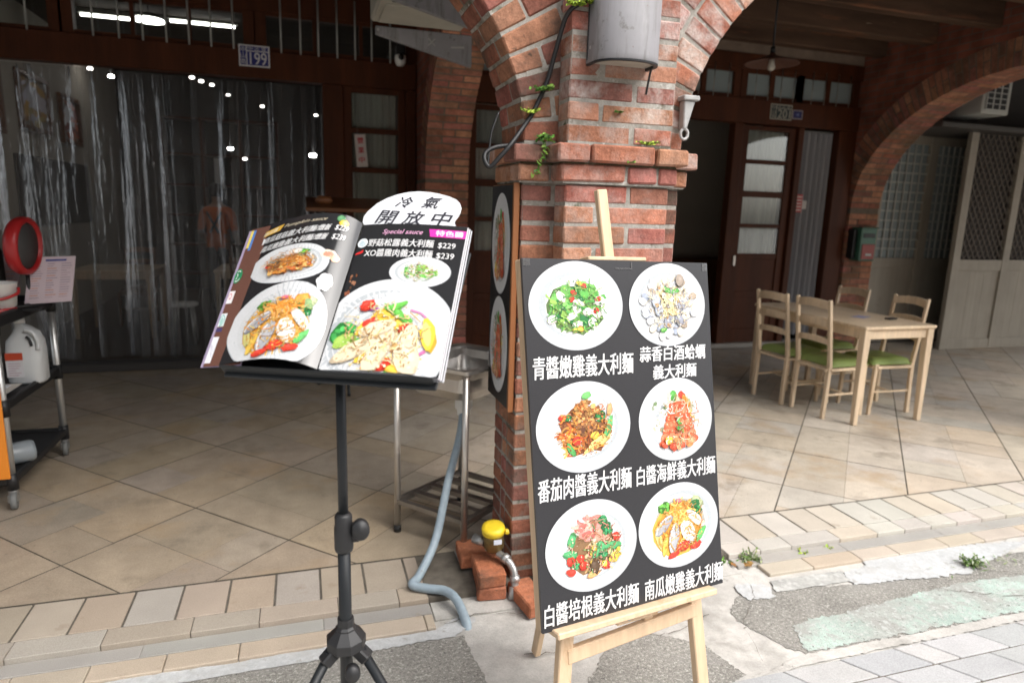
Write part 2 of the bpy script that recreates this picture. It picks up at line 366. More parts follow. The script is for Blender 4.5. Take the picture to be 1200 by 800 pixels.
# ------------------------------------------------------------------ the setting: floor, kerb, street
FAC = 6.75                      # plane of the shop fronts
ST = -.03                       # street level (arcade floor is 0)
def clip(poly, ax, lim, keep_above):
    out = []; n = len(poly)
    for i in range(n):
        a, b = poly[i], poly[(i+1) % n]
        ia = (a[ax] >= lim) == keep_above; ib = (b[ax] >= lim) == keep_above
        if ia: out.append(a)
        if ia != ib:
            t = (lim-a[ax])/(b[ax]-a[ax]); out.append(tuple(a[k]+t*(b[k]-a[k]) for k in (0,1)))
    return out
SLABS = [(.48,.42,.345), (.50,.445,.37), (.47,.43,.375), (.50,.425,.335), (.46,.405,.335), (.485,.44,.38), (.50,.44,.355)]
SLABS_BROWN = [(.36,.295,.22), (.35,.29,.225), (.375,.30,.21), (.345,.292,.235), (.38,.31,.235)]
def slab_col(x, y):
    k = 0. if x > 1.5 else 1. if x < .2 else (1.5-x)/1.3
    a = R.choice(SLABS); b = R.choice(SLABS_BROWN); f = .95-.13*max(0., min(1., (y-4.2)/1.8))  # slabs darken inward: falloff of light under the arcade put into colour
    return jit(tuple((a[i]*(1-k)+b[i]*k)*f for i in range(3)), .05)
fl = MB(); step = .925
for i in range(-18, 22):
    for j in range(-14, 26):
        p0 = -.376+step*i; q0 = 2.93+step*j; g = .005
        cx, cy_ = (p0+q0+step)/2, (q0-p0)/2
        if cx < -7.5 or cx > 12.5 or cy_ < 1.8 or cy_ > 7.4: continue
        kind = R.random(); c1 = R.choice((.5,.5,.34,.66)); c2 = R.choice((.5,.5,.4,.6)); c3 = R.choice((.5,.35,.62))
        if kind < .34: cells = [(0,c1,0,1), (c1,1,0,1)] if R.random() < .5 else [(0,1,0,c1), (0,1,c1,1)]
        elif kind < .80: cells = [(0,c1,0,c2), (0,c1,c2,1), (c1,1,0,c3), (c1,1,c3,1)]
        else: cells = [(0,c1,0,1), (c1,1,0,c2), (c1,1,c2,1)]
        for a0, a1, b0, b1 in cells:
            e = [g if a0 == 0 else .0012, g if a1 == 1 else .0012, g if b0 == 0 else .0012, g if b1 == 1 else .0012]
            P = [(p0+step*a0+e[0], q0+step*b0+e[2]), (p0+step*a1-e[1], q0+step*b0+e[2]), (p0+step*a1-e[1], q0+step*b1-e[3]), (p0+step*a0+e[0], q0+step*b1-e[3])]
            P = [((p+q)/2, (q-p)/2) for p, q in P]
            for ax, lim, ab in ((1, 2.755, True), (1, 6.66, False)): P = clip(P, ax, lim, ab) if len(P) > 2 else P
            if len(P) < 3: continue
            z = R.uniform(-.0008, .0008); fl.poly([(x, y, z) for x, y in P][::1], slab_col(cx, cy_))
floor = tag(fl.build('arcade_floor', M['slab']), kind='structure')
gr = MB(); gr.box(-8, 13, 2.42, 6.9, -.30, -.0045); tag(gr.build('floor_grout', M['grout']), kind='structure')
# kerb: border slabs, nosing, gutter, granite strip; interrupted by the cement pad round the pillar
kb = MB(); KC = [(.46,.42,.36), (.455,.43,.385), (.47,.42,.345), (.45,.415,.37)]
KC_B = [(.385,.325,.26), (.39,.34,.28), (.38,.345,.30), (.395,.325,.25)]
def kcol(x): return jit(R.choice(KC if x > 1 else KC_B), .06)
def kerb_run(xa, xb):
    x = xa
    while x < xb-.02:
        x2 = min(x+.177, xb); kb.box(x+.0045, x2-.0045, 2.514, 2.746, -.05, R.uniform(-.0012,.0006), .002, kcol(x)); x = x2
    x = xa
    while x < xb-.02:
        x2 = min(x+R.choice((.236,.177,.29)), xb); kb.box(x+.0015, x2-.0015, 2.412, 2.510, -.06, R.uniform(-.0015,-.0005), .002, kcol(x)); x = x2
    x = xa
    while x < xb-.02:
        x2 = min(x+.62, xb); kb.box(x+.0005, x2-.0005, 2.337, 2.408, -.08, -.020, .002, jit((.33,.315,.29),.05)); x = x2
    x = xa+.1
    while x < xb-.02:
        x2 = min(x+R.uniform(.22,.34), xb); kb.box(x+.0015, x2-.0015, 2.246, 2.334, -.08, -.0205, .003, jit(R.choice(((.45,.38,.30),(.44,.385,.31),(.45,.39,.33))),.05)); x = x2
kerb_run(-7.5+.177*.5, .44); kerb_run(1.855, 12.5)
tag(kb.build('kerb', M['kerb']), kind='structure')
street = MB(); street.box(-40, 60, -60, 2.409, -.4, ST-.006); tag(street.build('street', M['cement']), kind='structure')
def catm2(P, n):
    out = []
    for i in range(len(P)-1):
        for k in range(n): f = k/n; out.append((P[i][0]*(1-f)+P[i+1][0]*f, P[i][1]*(1-f)+P[i+1][1]*f))
    return out+[P[-1]]
def ragged(pts, z, name, m, amp=.012, sub=14, seed=1):
    rr = random.Random(seed); P = []; ph = [(rr.uniform(0,6.3), rr.uniform(6,60)) for _ in range(14)]; acc = 0
    for i in range(len(pts)):
        a, b = pts[i], pts[(i+1) % len(pts)]; L = sqrt((b[0]-a[0])**2+(b[1]-a[1])**2); n = max(2, min(400, int(L*90)))
        for k in range(n):
            t = k/n; l = acc+L*t; d = sum(sin(p+f*l)*(8/(8+f)) for p, f in ph)*amp*.30+rr.gauss(0, amp*.22); q = min(1, 12*min(t, 1-t)+.15)
            nx, ny = (b[1]-a[1])/L, -(b[0]-a[0])/L
            P.append((a[0]+(b[0]-a[0])*t+nx*d*q, a[1]+(b[1]-a[1])*t+ny*d*q, z))
        acc += L
    mb = MB(); mb.poly(P); o = mb.build(name, m); tag(o, kind='structure')
    if o.data.polygons[0].normal.z < 0: o.data.flip_normals()
    return o
pad = MB()
pad.box(.447, 1.848, 2.30, 2.60, -.2, ST+.001); pad.box(.62, 1.62, 2.5995, 2.80, -.2, -.0035)
pad.box(.447, .62, 2.601, 2.748, -.2, -.010)
tag(pad.build('cement_apron', M['cement']), kind='structure')
ragged([(-9,1.70), (.56,1.74), (.535,2.19), (-.1,2.185), (-9,2.18)], ST-.0035, 'asphalt_patch', M['asphalt'], seed=3)
ragged([(-9,2.178), (-.1,2.180), (.50,2.185), (.60,2.27), (.56,2.32), (.44,2.243), (-9,2.243)], ST-.0005, 'cement_fillet', M['white_cement'], .010, seed=4)
ragged([(1.69,1.80), (1.76,1.75), (5,1.76), (14,1.75), (14,2.2), (5,2.18), (2.85,2.14), (2.3,2.10), (1.74,2.17), (1.62,2.06), (1.64,1.92)], ST-.0035, 'asphalt_patch', M['asphalt'], .024, seed=5)
ragged([(.70,1.62), (1.20,1.62), (1.45,1.72), (1.40,1.90), (1.22,2.02), (1.02,1.98), (.86,1.80)], ST-.0037, 'asphalt_patch', M['asphalt'], .014, seed=15)
ragged([(.42,1.55), (.66,1.56), (.64,1.80), (.50,1.90)], ST-.0012, 'asphalt_patch', M['green_paint'], .012, seed=16)
ragged([(1.75,1.765), (3.0,1.745), (6,1.74), (14,1.73), (14,1.98), (6,1.985), (3.05,1.965), (2.74,1.985), (1.80,1.915)], ST-.0012, 'green_road_paint', M['green_paint'], .020, seed=6)
ragged([(2.28,2.095), (2.6,2.06), (2.87,2.03), (3.1,2.10), (3.5,2.20), (3.35,2.225), (2.93,2.26), (2.52,2.262), (2.42,2.20), (2.3,2.17)], ST+.0008, 'white_cement_patch', M['white_cement'], .022, seed=7)
ragged([(1.74,2.115), (1.86,2.10), (1.90,2.16), (1.88,2.215), (1.75,2.215)], ST+.0008, 'white_cement_patch', M['white_cement'], .018, seed=8)
ragged([(1.90,2.13), (2.29,2.12), (2.31,2.205), (1.93,2.212)], ST+.0006, 'thin_cement_patch', mat('thin_cement', (.36,.36,.34), .9, var=((9,.25),(60,.2)), layers=((14,.5,.66,(.60,.60,.58)),), bump=(90,.4,.003)), .010, seed=9)
ragged([(3.2,2.12), (6,2.16), (14,2.16), (14,2.243), (6,2.243), (3.4,2.243)], ST-.0004, 'cement_fillet', M['cement'], .010, seed=10)
ragged([(1.28,1.66), (1.66,1.705), (2.8,1.70), (6,1.70), (14,1.70), (14,1.745), (6,1.745), (2.8,1.742), (1.7,1.752)], ST+.0004, 'cement_fillet', M['cement'], .009, seed=11)
for i, pts in enumerate(([(.72,2.02),(.95,1.97),(1.10,2.03),(1.30,1.99),(1.52,2.06)], [(1.55,1.76),(1.62,1.98),(1.80,2.14),(1.84,2.30)], [(.47,2.26),(.62,2.30),(.85,2.24),(1.1,2.33),(1.4,2.28)], [(2.6,1.98),(2.8,1.88),(3.05,1.78)], [(2.95,2.06),(3.15,1.95),(3.3,1.85)])):
    rr = random.Random(60+i); ck = MB(); P = catm2(pts, 9); Lp = []; Rp = []
    for k, (x, y) in enumerate(P): 
        wv = .0016*rr.uniform(.4,1.6); dx, dy = rr.gauss(0,.004), rr.gauss(0,.006); Lp.append((x+dx, y+dy+wv, ST+.0032)); Rp.append((x+dx, y+dy-wv, ST+.0032))
    for k in range(len(P)-1): ck.poly([Rp[k], Rp[k+1], Lp[k+1], Lp[k]])
    tag(ck.build('ground_crack', M['grout']), kind='structure')
pg_ = MB(); pg_.poly([(.3,-2,ST-.0045), (7.6,-2,ST-.0045), (7.6,1.70,ST-.0045), (1.0,1.70,ST-.0045)]); tag(pg_.build('paver_joint', M['grout']), kind='structure')
pv = MB(); PC = [(.39,.39,.385), (.42,.42,.415), (.37,.375,.375), (.43,.425,.42)]
y = 1.70; row = 0
while y > -1.4:       # running-bond pavers laid on the skew
    x = .2-row*.06
    while x < 6:
        L = R.choice((.25,.13,.25)); a = [(x,y), (x+L,y), (x+L+.075,y-.115), (x+.075,y-.115)]
        e = .003; P = [(a[0][0]+e, a[0][1]-e), (a[1][0]-e, a[1][1]-e), (a[2][0]-e, a[2][1]+e), (a[3][0]+e, a[3][1]+e)]
        if x > .9+(1.7-y)*-.3: pv.hexa([(P[k][0],P[k][1],zz) for zz in (-.08, ST+R.uniform(0,.002)) for k in (3,2,0,1)], .003, jit(R.choice(PC),.05))
        x += L
    y -= .115; row += 1
tag(pv.build('pavement', M['paver']), kind='structure')

# ------------------------------------------------------------------ brick arcade
BRICKS = [(.345,.150,.092), (.31,.127,.082), (.38,.182,.112), (.275,.115,.080), (.32,.135,.092), (.39,.190,.116), (.245,.110,.084), (.33,.125,.10)]
def bcol(x=0, z=0, lime=.3, dark=1.):
    c = jit(R.choice(BRICKS), .14); return (c[0]*dark, c[1]*dark, c[2]*dark, max(0, min(1, lime+R.uniform(-.25,.25))))
def fill(x0, x1, start):
    """brick lengths along a course"""
    out = []; x = x0; k = start
    while x < x1-.02:
        L = (.255, .122, .255, .122)[k % 4] if x > x0 or k % 2 == 0 else .122
        k += 1; e = x+L
        if x1-e < .05: e = x1
        out.append((x, min(e, x1))); x = e+.012
    return out
T = .0768
def pier_courses(mb, x0, x1, y0, y1, z0, n, k0=0, lime=lambda x, z: .3, sides='flrb', T=T, dark=1., bev=.006):
    for i in range(n):
        z = z0+i*T; za, zb = z, z+T-.011; k = i+k0
        jt = .0018
        for a, b in fill(x0, x1, k):
            d = .0 + R.uniform(-.003, .003); mb.box(a, b, y0+d, y0+.108, za, zb, bev, bcol(a, z, lime(a, z), dark), 0, jt)
        if 'b' in sides:
            for a, b in fill(x0, x1, k+1): mb.box(a, b, y1-.108, y1+R.uniform(-.003,.003), za, zb, bev, bcol(a, z, lime(a,z), dark), 0, jt)
        for s in 'lr':
            if s in sides:
                for a, b in fill(y0+.12, y1-.12, k+1):
                    xa, xb = (x0+R.uniform(-.003,.003), x0+.108) if s == 'l' else (x1-.108, x1+R.uniform(-.003,.003))
                    mb.box(xa, xb, a, b, za, zb, bev, bcol(xa, z, lime(xa, z), dark), 0, jt)
arcade = thing('brick_arcade', 'weathered red brick arcade front whose pillar stands behind the menu board between two round arches', 'brick arcade', (1.13, 2.5, 0))
PX0, PX1, PY0, PY1 = .80, 1.475, 2.47, 2.765
QX0, QX1, QY0 = .932, 1.366, 2.36
SPR = 1.80
lm = lambda x, z: .22 + (.30 if z > 1.75 else 0) + (.75 if x > 1.36 and z > 1.75 else .3 if x > 1.36 else 0) + (.25 if z < .9 and x < .92 else 0)
b1 = MB(); mo = MB()
NC = 22
pier_courses(b1, PX0, PX1, PY0, PY1, -.03, NC, 0, lm)
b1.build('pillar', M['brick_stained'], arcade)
b2 = MB()
pier_courses(b2, QX0, QX1, QY0, PY0-.004, -.03, NC, 1, lm, sides='')
b2.build('pilaster', M['brick'], arcade); b2 = MB()      # above the corbel it runs on up
pier_courses(b2, QX0, QX1, QY0, PY0-.004, SPR+.001, 22, 0, lm, sides='')
b2.build('pilaster', M['brick'], arcade)
mo.box(PX0+.004, PX1-.004, PY0+.0035, PY1-.004, -.05, SPR+.3); mo.box(QX0+.0035, QX1-.0035, QY0+.0035, PY0+.05, -.05, 3.5)
cb = MB()
zc = 1.66
for k, (pr_, h) in enumerate(((.022,.068), (.050,.068))):
    za = zc+k*.069; zb = za+.062
    for a, b in fill(PX0-pr_, PX1+pr_, k+1):
        if b > QX0-.02 and a < QX1+.02: 
            if a < QX0-pr_-.02: cb.box(a, QX0-pr_-.01, PY0-pr_, PY0+.1, za, zb, .006, bcol(a,za,.2), 0, .002)
            if b > QX1+pr_+.02: cb.box(QX1+pr_+.01, b, PY0-pr_, PY0+.1, za, zb, .006, bcol(b,za,.5), 0, .002)
            continue
        cb.box(a, b, PY0-pr_, PY0+.1, za, zb, .006, bcol(a,za,.25), 0, .002)
    for a, b in fill(QX0-pr_, QX1+pr_, k): cb.box(a, b, QY0-pr_, PY0-.004-pr_*.2, za, zb, .007, bcol(a,za,.12), 0, .003)
    for a, b in fill(PY0+.11, PY1+.01, k):
        cb.box(PX0-pr_, PX0+.1, a, b, za, zb, .006, bcol(a,za,.3), 0, .002); cb.box(PX1-.1, PX1+pr_, a, b, za, zb, .006, bcol(a,za,.5), 0, .002)
cb.build('corbel', M['brick'], arcade)
mm_ = MB()
for zz, pr_ in ((1.7235,.016), (1.6535,.004)): mm_.box(QX0-pr_, QX1+pr_, QY0-pr_-.003, PY0, zz-.002, zz+.005, .001, WHITE, 0, .001); mm_.box(PX0-pr_, PX1+pr_, PY0-pr_-.003, PY1, zz-.0025, zz+.0045, .001, WHITE, 0, .001)
mm_.build('moss_line', mat('dark_moss', (.075,.065,.035), .95, var=((40,.4),), bump=(90,.9,.006), layers=((12,.55,.65,(.20,.18,.14)),)), arcade)
mo.box(PX0-.015, PX1+.015, PY0-.012, PY1, zc-.008, SPR-.004); mo.box(QX0-.014, QX1+.014, QY0-.013, PY0-.02, zc-.008, SPR-.004)
def arch(mb, mm, cx, spr, a, b, d0, d1, fn, n, radial, depths, lime=.3, dark=1., bev=.006, half=None, gap=.011, jt=.0015):
    """voussoir ring on an ellipse; fn(s, d, z) -> point. radial / depths: patterns used in turn"""
    N = 720; acc = [0.]; pt = lambda t: (cx+a*cos(t), spr+b*sin(t))
    for i in range(N):
        p, q = pt(pi*i/N), pt(pi*(i+1)/N); acc.append(acc[-1]+sqrt((p[0]-q[0])**2+(p[1]-q[1])**2))
    def at(l):
        import bisect
        i = min(max(bisect.bisect_left(acc, l), 1), N); f = (l-acc[i-1])/(acc[i]-acc[i-1]); return pi*(i-1+f)/N
    def off(t, r):
        nx, nz = cos(t)/a, sin(t)/b; L = sqrt(nx*nx+nz*nz); p = pt(t); return p[0]+nx/L*r, p[1]+nz/L*r
    Ltot = acc[-1]; w_ = Ltot/n; RT = radial[0][-1][1]
    for k in range(n):
        if half == 'r' and k > n/2: break
        t0, t1 = at(k*w_+gap/2), at((k+1)*w_-gap/2)
        for ra, rb in radial[k % len(radial)]:
            for da, db in depths[k % len(depths)]:
                rj = R.uniform(-.002,.002)
                q = [off(t1, ra+rj), off(t0, ra+rj), off(t1, rb), off(t0, rb)]
                P = []
                for c in range(8):
                    s, z = q[(c & 1)+2*(c >> 2 & 1)]; P.append(fn(s, db if c & 2 else da, z))
                mb.hexa(P, bev, bcol(0, 0, lime, dark), 0, jt)
        tm0, tm1 = at(k*w_), at((k+1)*w_); q = [off(tm1, .004), off(tm0, .004), off(tm1, RT-.003), off(tm0, RT-.003)]; P = []
        for c in range(8):
            s, z = q[(c & 1)+2*(c >> 2 & 1)]; P.append(fn(s, d1-.0055 if c & 2 else d0+.0055, z))
        mm.hexa(P)
    return [(off(at(Ltot*i/60), RT)) for i in range(61)]
PITCH_X = 5.305; AH = (PITCH_X-(PX1-PX0))/2
fxz = lambda s, d, z: (s, d, z)
ar = MB()
radL = [[(0,.245),(.257,.38)], [(0,.118),(.130,.38)]]
radR = [[(0,.150),(.163,.275),(.288,.38)], [(0,.150),(.163,.38)]]
depL = [[(PY0,PY0+.10),(PY0+.11,PY1)], [(PY0,PY0+.19),(PY0+.20,PY1)]]
mR = MB(); extR = arch(ar, mR, PX1+AH, SPR, AH, 1.27, PY0, PY1, fxz, 74, radR, depL, lime=.55)
aR = ar.build('arch_ring', M['brick'], arcade)
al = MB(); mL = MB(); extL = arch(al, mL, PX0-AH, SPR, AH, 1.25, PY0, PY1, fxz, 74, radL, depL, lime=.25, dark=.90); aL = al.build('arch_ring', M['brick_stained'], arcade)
mo.build('mortar_bed', M['mortar'], arcade); moR = mR.build('arch_mortar', M['mortar'], arcade); moL = mL.build('arch_mortar', M['mortar'], arcade)
def brickwall_mat(name, axes, dark):
    Mt = mat(name, (.3,.1,.07), .92, bump=(70,.5,.004), spec=.2); nt = Mt.node_tree; b = nt.nodes['Principled BSDF']
    pos = node(nt, 'ShaderNodeNewGeometry').outputs['Position']; sx = node(nt, 'ShaderNodeSeparateXYZ'); nt.links.new(pos, sx.inputs[0])
    cx = node(nt, 'ShaderNodeCombineXYZ'); nt.links.new(sx.outputs[axes[0]], cx.inputs[0]); nt.links.new(sx.outputs[axes[1]], cx.inputs[1])
    br = node(nt, 'ShaderNodeTexBrick'); nt.links.new(cx.outputs[0], br.inputs[0])
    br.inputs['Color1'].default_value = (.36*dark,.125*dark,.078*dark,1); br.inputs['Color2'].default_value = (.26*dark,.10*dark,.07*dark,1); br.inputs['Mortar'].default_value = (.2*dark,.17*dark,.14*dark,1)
    br.inputs['Scale'].default_value = 1; br.inputs['Mortar Size'].default_value = .005; br.inputs['Brick Width'].default_value = .245; br.inputs['Row Height'].default_value = .072; br.inputs['Bias'].default_value = -.1
    n = node(nt, 'ShaderNodeTexNoise'); n.inputs['Scale'].default_value = 5; nt.links.new(pos, n.inputs[0])
    nt.links.new(mixc(nt, 1, br.outputs['Color'], ramp(nt, n.outputs['Fac'], .3, .7, (.65,.62,.6,1), (1.15,1.1,1.1,1)), 'MULTIPLY'), b.inputs['Base Color'])
    return Mt
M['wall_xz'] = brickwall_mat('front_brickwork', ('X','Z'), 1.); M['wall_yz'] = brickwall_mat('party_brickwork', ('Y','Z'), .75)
TOPZ = 3.62; sps = []
for ext in (extL, extR):
    sp = MB()
    for (xa, za), (xb, zb) in zip(ext, ext[1:]):
        sp.hexa([(xb,PY0+.008,zb), (xa,PY0+.008,za), (xb,PY1-.008,zb), (xa,PY1-.008,za), (xb,PY0+.008,TOPZ), (xa,PY0+.008,TOPZ), (xb,PY1-.008,TOPZ), (xa,PY1-.008,TOPZ)])
    sps.append(sp.build('spandrel_wall', M['wall_xz'], arcade))
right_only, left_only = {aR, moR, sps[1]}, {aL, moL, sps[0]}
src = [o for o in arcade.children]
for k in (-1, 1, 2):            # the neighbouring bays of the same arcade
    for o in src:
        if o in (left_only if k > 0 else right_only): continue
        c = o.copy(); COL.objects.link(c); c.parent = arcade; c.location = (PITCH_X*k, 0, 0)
up = MB(); up.box(-9.5, 15, PY0+.003, PY1-.003, TOPZ, 6.2); up.build('upper_wall', M['wall_xz'], arcade)

# ------------------------------------------------------------------ ceiling, beams, party walls, rooms
bc = thing('beamed_ceiling', 'dark plank ceiling of the arcade carried on weathered timber beams', 'ceiling', (1, 4.7, 3.6))
ce = MB(); ce.box(-9.5, 15, 2.75, 14.5, 3.60, 3.9); ce.build('planking', M['plank'], bc)
for by in (6.45, 5.82, 5.13, 4.44, 3.75, 3.06):
    for xa, xb in ((1.5, 6.35), (-3.6, 1.05)):
        bm_ = MB(); bm_.box(xa, xb, by-.065, by+.065, 3.37, 3.60, .012, WHITE, 0, .004); bm_.build('beam', M['old_beam'], bc)
def party_wall(x0, x1, yf, spr, label, shade):
    yb = PY1; w_ = thing('party_wall', label, 'brick wall', ((x0+x1)/2, FAC, 0))
    pb = MB(); n = int((spr+.03)/.072); pier_courses(pb, x0, x1, yf, FAC+.04, -.03, n, 0, lambda x, z: .05, T=.0725, dark=shade, bev=.004, sides='flr')
    pm = MB(); pm.box(x0+.006, x1-.006, yf+.006, FAC+.03, -.05, spr)
    pb.build('pier', M['brick_dim'], w_)
    a = (yf-yb)/2; c = (yf+yb)/2; rb = MB()
    f = lambda s, d, z: (d, s, z)
    D = x1-x0
    ext = arch(rb, pm, c, spr, a, 1.30, x0, x1, f, 74, [[(0,.135),(.147,.27)], [(0,.27)]], [[(x0,x0+D*.62),(x0+D*.62+.012,x1)], [(x0,x0+D*.33),(x0+D*.33+.012,x1)]], .05, shade, .004)
    rb.build('arch_ring', M['brick_dim'], w_); pm.build('mortar_bed', M['mortar_dim'], w_)
    sm = MB()
    for (ya, za), (yb_, zb) in zip(ext, ext[1:]):
        sm.hexa([(x0+.004,yb_,zb), (x1-.004,yb_,zb), (x0+.004,ya,za), (x1-.004,ya,za), (x0+.004,yb_,3.6), (x1-.004,yb_,3.6), (x0+.004,ya,3.6), (x1-.004,ya,3.6)])
    e0 = ext[0]; sm.box(x0+.004, x1-.004, e0[0], FAC+.04, spr, 3.6) if e0[0] < FAC else None
    sm.build('spandrel_wall', M['wall_yz'], w_)
party_wall(1.073, 1.481, 6.208, 1.80, 'narrow brick cross wall with springing arch between the curtained front and the middle shop', 1.15)
party_wall(6.363, 6.80, 6.655, 1.69, 'wide brick cross wall with big arch beyond the wooden table and the green mailbox', 1.05)
rm = MB()
rm.box(-9.5, 15, 6.91, 14.5, -.3, -.002); tag(rm.build('room_floor', M['room_floor']), kind='structure')
rw = MB()
rw.box(-2.98, -2.90, 6.95, 13.0, 0, 3.6)
tag(rw.build('dining_room_wall', M['room_wall']), 'pale side wall of the dining room carrying the framed paintings', 'wall')
rd = MB(); rd.box(-3.6, 1.2, 13.0, 13.1, 0, 3.6)
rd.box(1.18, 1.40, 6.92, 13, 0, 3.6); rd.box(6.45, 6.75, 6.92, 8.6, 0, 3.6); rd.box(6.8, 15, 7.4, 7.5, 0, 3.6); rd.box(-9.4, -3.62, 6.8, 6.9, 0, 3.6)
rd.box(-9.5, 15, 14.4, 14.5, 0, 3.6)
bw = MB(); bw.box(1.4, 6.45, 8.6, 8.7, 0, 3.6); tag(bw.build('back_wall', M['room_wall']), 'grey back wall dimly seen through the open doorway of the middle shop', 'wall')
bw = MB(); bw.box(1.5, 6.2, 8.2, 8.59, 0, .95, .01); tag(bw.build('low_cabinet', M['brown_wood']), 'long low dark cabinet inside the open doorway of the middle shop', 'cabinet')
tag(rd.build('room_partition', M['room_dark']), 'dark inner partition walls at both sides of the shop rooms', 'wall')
pl = MB(); pl.box(1.485, 6.36, 6.72, 6.86, 3.32, 3.6); tag(pl.build('plaster_panel', M['plaster']), 'stained brown plaster strip above the transom windows of the middle shop', 'wall')
pl = MB(); pl.box(-3.6, 1.07, 6.72, 6.86, 3.40, 3.6); tag(pl.build('plaster_panel', M['plaster']), 'brown plaster strip above the barred transom over the plastic curtain', 'wall')

# the houses across the street, behind the camera: they close the sky low down and are what the panes mirror
for i, (xa, xb, hh, colr, lab) in enumerate(((-16,-6.2,6.4,(.42,.40,.36),'grey rendered house across the street, left of the cream one'), (-6,4.5,5.8,(.52,.47,.38),'cream rendered house across the street with two rows of windows'), (4.7,16,6.2,(.40,.28,.22),'brownish house across the street, right of the cream one'))):
    ob = thing('opposite_house', lab, 'house', ((xa+xb)/2, -9.5, ST)); q = MB(); q.box(xa, xb, -15, -9.5, ST-.05, hh, .02); q.box(xa-.08, xb+.08, -15.1, -9.35, hh, hh+.25, .01); q.build('wall', mat('render_'+str(i), colr, .9, var=((1.2,.15),)), ob)
    for zf in (.9, 3.7):
        n = 4
        for k in range(n):
            xw = xa+(xb-xa)*(k+.5)/n; q = MB(); q.box(xw-.62, xw+.62, -9.52, -9.44, zf, zf+1.5, .005); wv = q.build('window', M['pale_bar'], ob); q = MB(); q.box(xw-.55, xw+.55, -9.45, -9.43, zf+.07, zf+1.43); q.build('pane', M['room_dark'], wv)
# awning added unseen above the picture, put there to shade the left-hand bay
aw = thing('added_shade_awning', 'dark canvas awning added out of view to shade the left bay', 'shade awning', (-2.4, 2.3, 2.9))
a_ = MB(); a_.grid(lambda u, v: (-6.2+6.35*u, 2.44-1.9*v, 3.35-.55*v-.03*sin(u*pi*6)*v), 24, 6); a_.build('canvas', M['canvas'], aw)
a_ = MB(); [a_.tube([(x, 2.45, 3.33), (x, .56, 2.76)], .015) for x in (-6.1, -3, .1)]; a_.tube([(-6.2,.54,2.78), (.15,.54,2.78)], .015); a_.build('shade_awning_frame', M['pale_bar'], aw)

# ------------------------------------------------------------------ shop front of the left bay (199)
def pane(mb, x0, x1, z0, z1, y): mb.box(x0, x1, y-.003, y+.003, z0, z1)
def pleats(mb, x0, x1, y, z0, z1, n=8, amp=.015, top=True):
    mb.grid(lambda u, v: (x0+(x1-x0)*u, y+amp*sin(u*n*2*pi+.6*sin(u*9))*(.7+.3*v)+.006*sin(u*37), z1+(z0-z1)*v), n*8, 6)
F1 = thing('shop_front', 'dark wooden shop front with barred transom over the clear plastic curtain', 'shop front', (-1.2, FAC, 0))
for za, zb in ((2.635,2.872), (3.20,3.40)): h = MB(); h.box(-3.6, 1.07, 6.68+.02*(za > 3), 6.80, za, zb, .006); h.build('header_beam', M['dark_wood'], F1)
for xa, xb in ((.20,.385), (.975,1.068), (-3.6,-3.45)): h = MB(); h.box(xa, xb, 6.69, 6.81, 0, 2.633, .006); h.build('post', M['dark_wood'], F1)
for xa, xb in ((-3.45,.20), (.385,.975)): h = MB(); h.box(xa, xb, 6.66, 6.86, -.002, .07, .008); h.build('threshold', M['room_dark'], F1)
for xa, xb in ((-3.5,-1.95), (-1.77,-.46), (-.27,.97)):
    tw = MB(); tw.box(xa, xb, 6.71, 6.78, 2.872, 2.905); tw.box(xa, xb, 6.71, 6.78, 3.17, 3.20); tw.box(xa-.1, xa, 6.70, 6.79, 2.872, 3.20); tw.box(xb, xb+.1, 6.70, 6.79, 2.872, 3.20)
    for k in (1, 2): x = xa+(xb-xa)*k/3; tw.box(x-.016, x+.016, 6.715, 6.775, 2.905, 3.17)
    t_ = tw.build('transom_window', M['dark_wood'], F1)
    g = MB(); pane(g, xa, xb, 2.905, 3.17, 6.75); g.build('pane', M['glass'], t_)
for x in (-2.31,-2.09,-1.62,-1.43,-1.25,-1.07,-.895,-.72,-.54,-.145,.02,.175,.34,.50,.65,.82):
    g = MB(); g.tube([(x, 6.665, 2.86), (x, 6.665, 3.36)], .0085, 8); g.build('window_bar', M['pale_bar'], F1)
def paned_door(parent, x0, x1, rows, y, z_low, panel=True, stl=.075):
    d = MB(); zt = rows[0][1]+.05
    d.box(x0, x0+stl, y-.022, y+.022, .055, zt, .004); d.box(x1-stl, x1, y-.022, y+.022, .055, zt, .004)
    xs = (x0+stl, x1-stl); d.box(*xs, y-.022, y+.022, rows[0][1], zt, .003)
    for (za, zb), nx in zip(rows, rows[1:]+[None]):
        lo = nx[1] if nx else z_low; d.box(*xs, y-.018, y+.018, lo, za, .003)
    d.box(*xs, y-.02, y+.02, .055, .22, .003); d.box(*xs, y-.02, y+.02, (z_low+.22)/2-.04, (z_low+.22)/2+.04, .003)
    d.box(*xs, y-.006, y+.008, .22, z_low)
    o = d.build('paned_door', M['dark_wood'], parent)
    g = MB()
    for za, zb in rows: pane(g, *xs, za-.004, zb+.004, y-.004)
    g.build('pane', M['glass'], o)
    c = MB(); pleats(c, xs[0]+.01, xs[1]-.01, y+.06, rows[-1][0]-.02, rows[0][1]+.01, 7, .012); c.build('door_curtain', M['pale_drape'], o)
    return o
d199 = paned_door(F1, .387, .973, [(2.27,2.585), (1.905,2.222), (1.54,1.857), (1.18,1.49)], 6.75, 1.10)
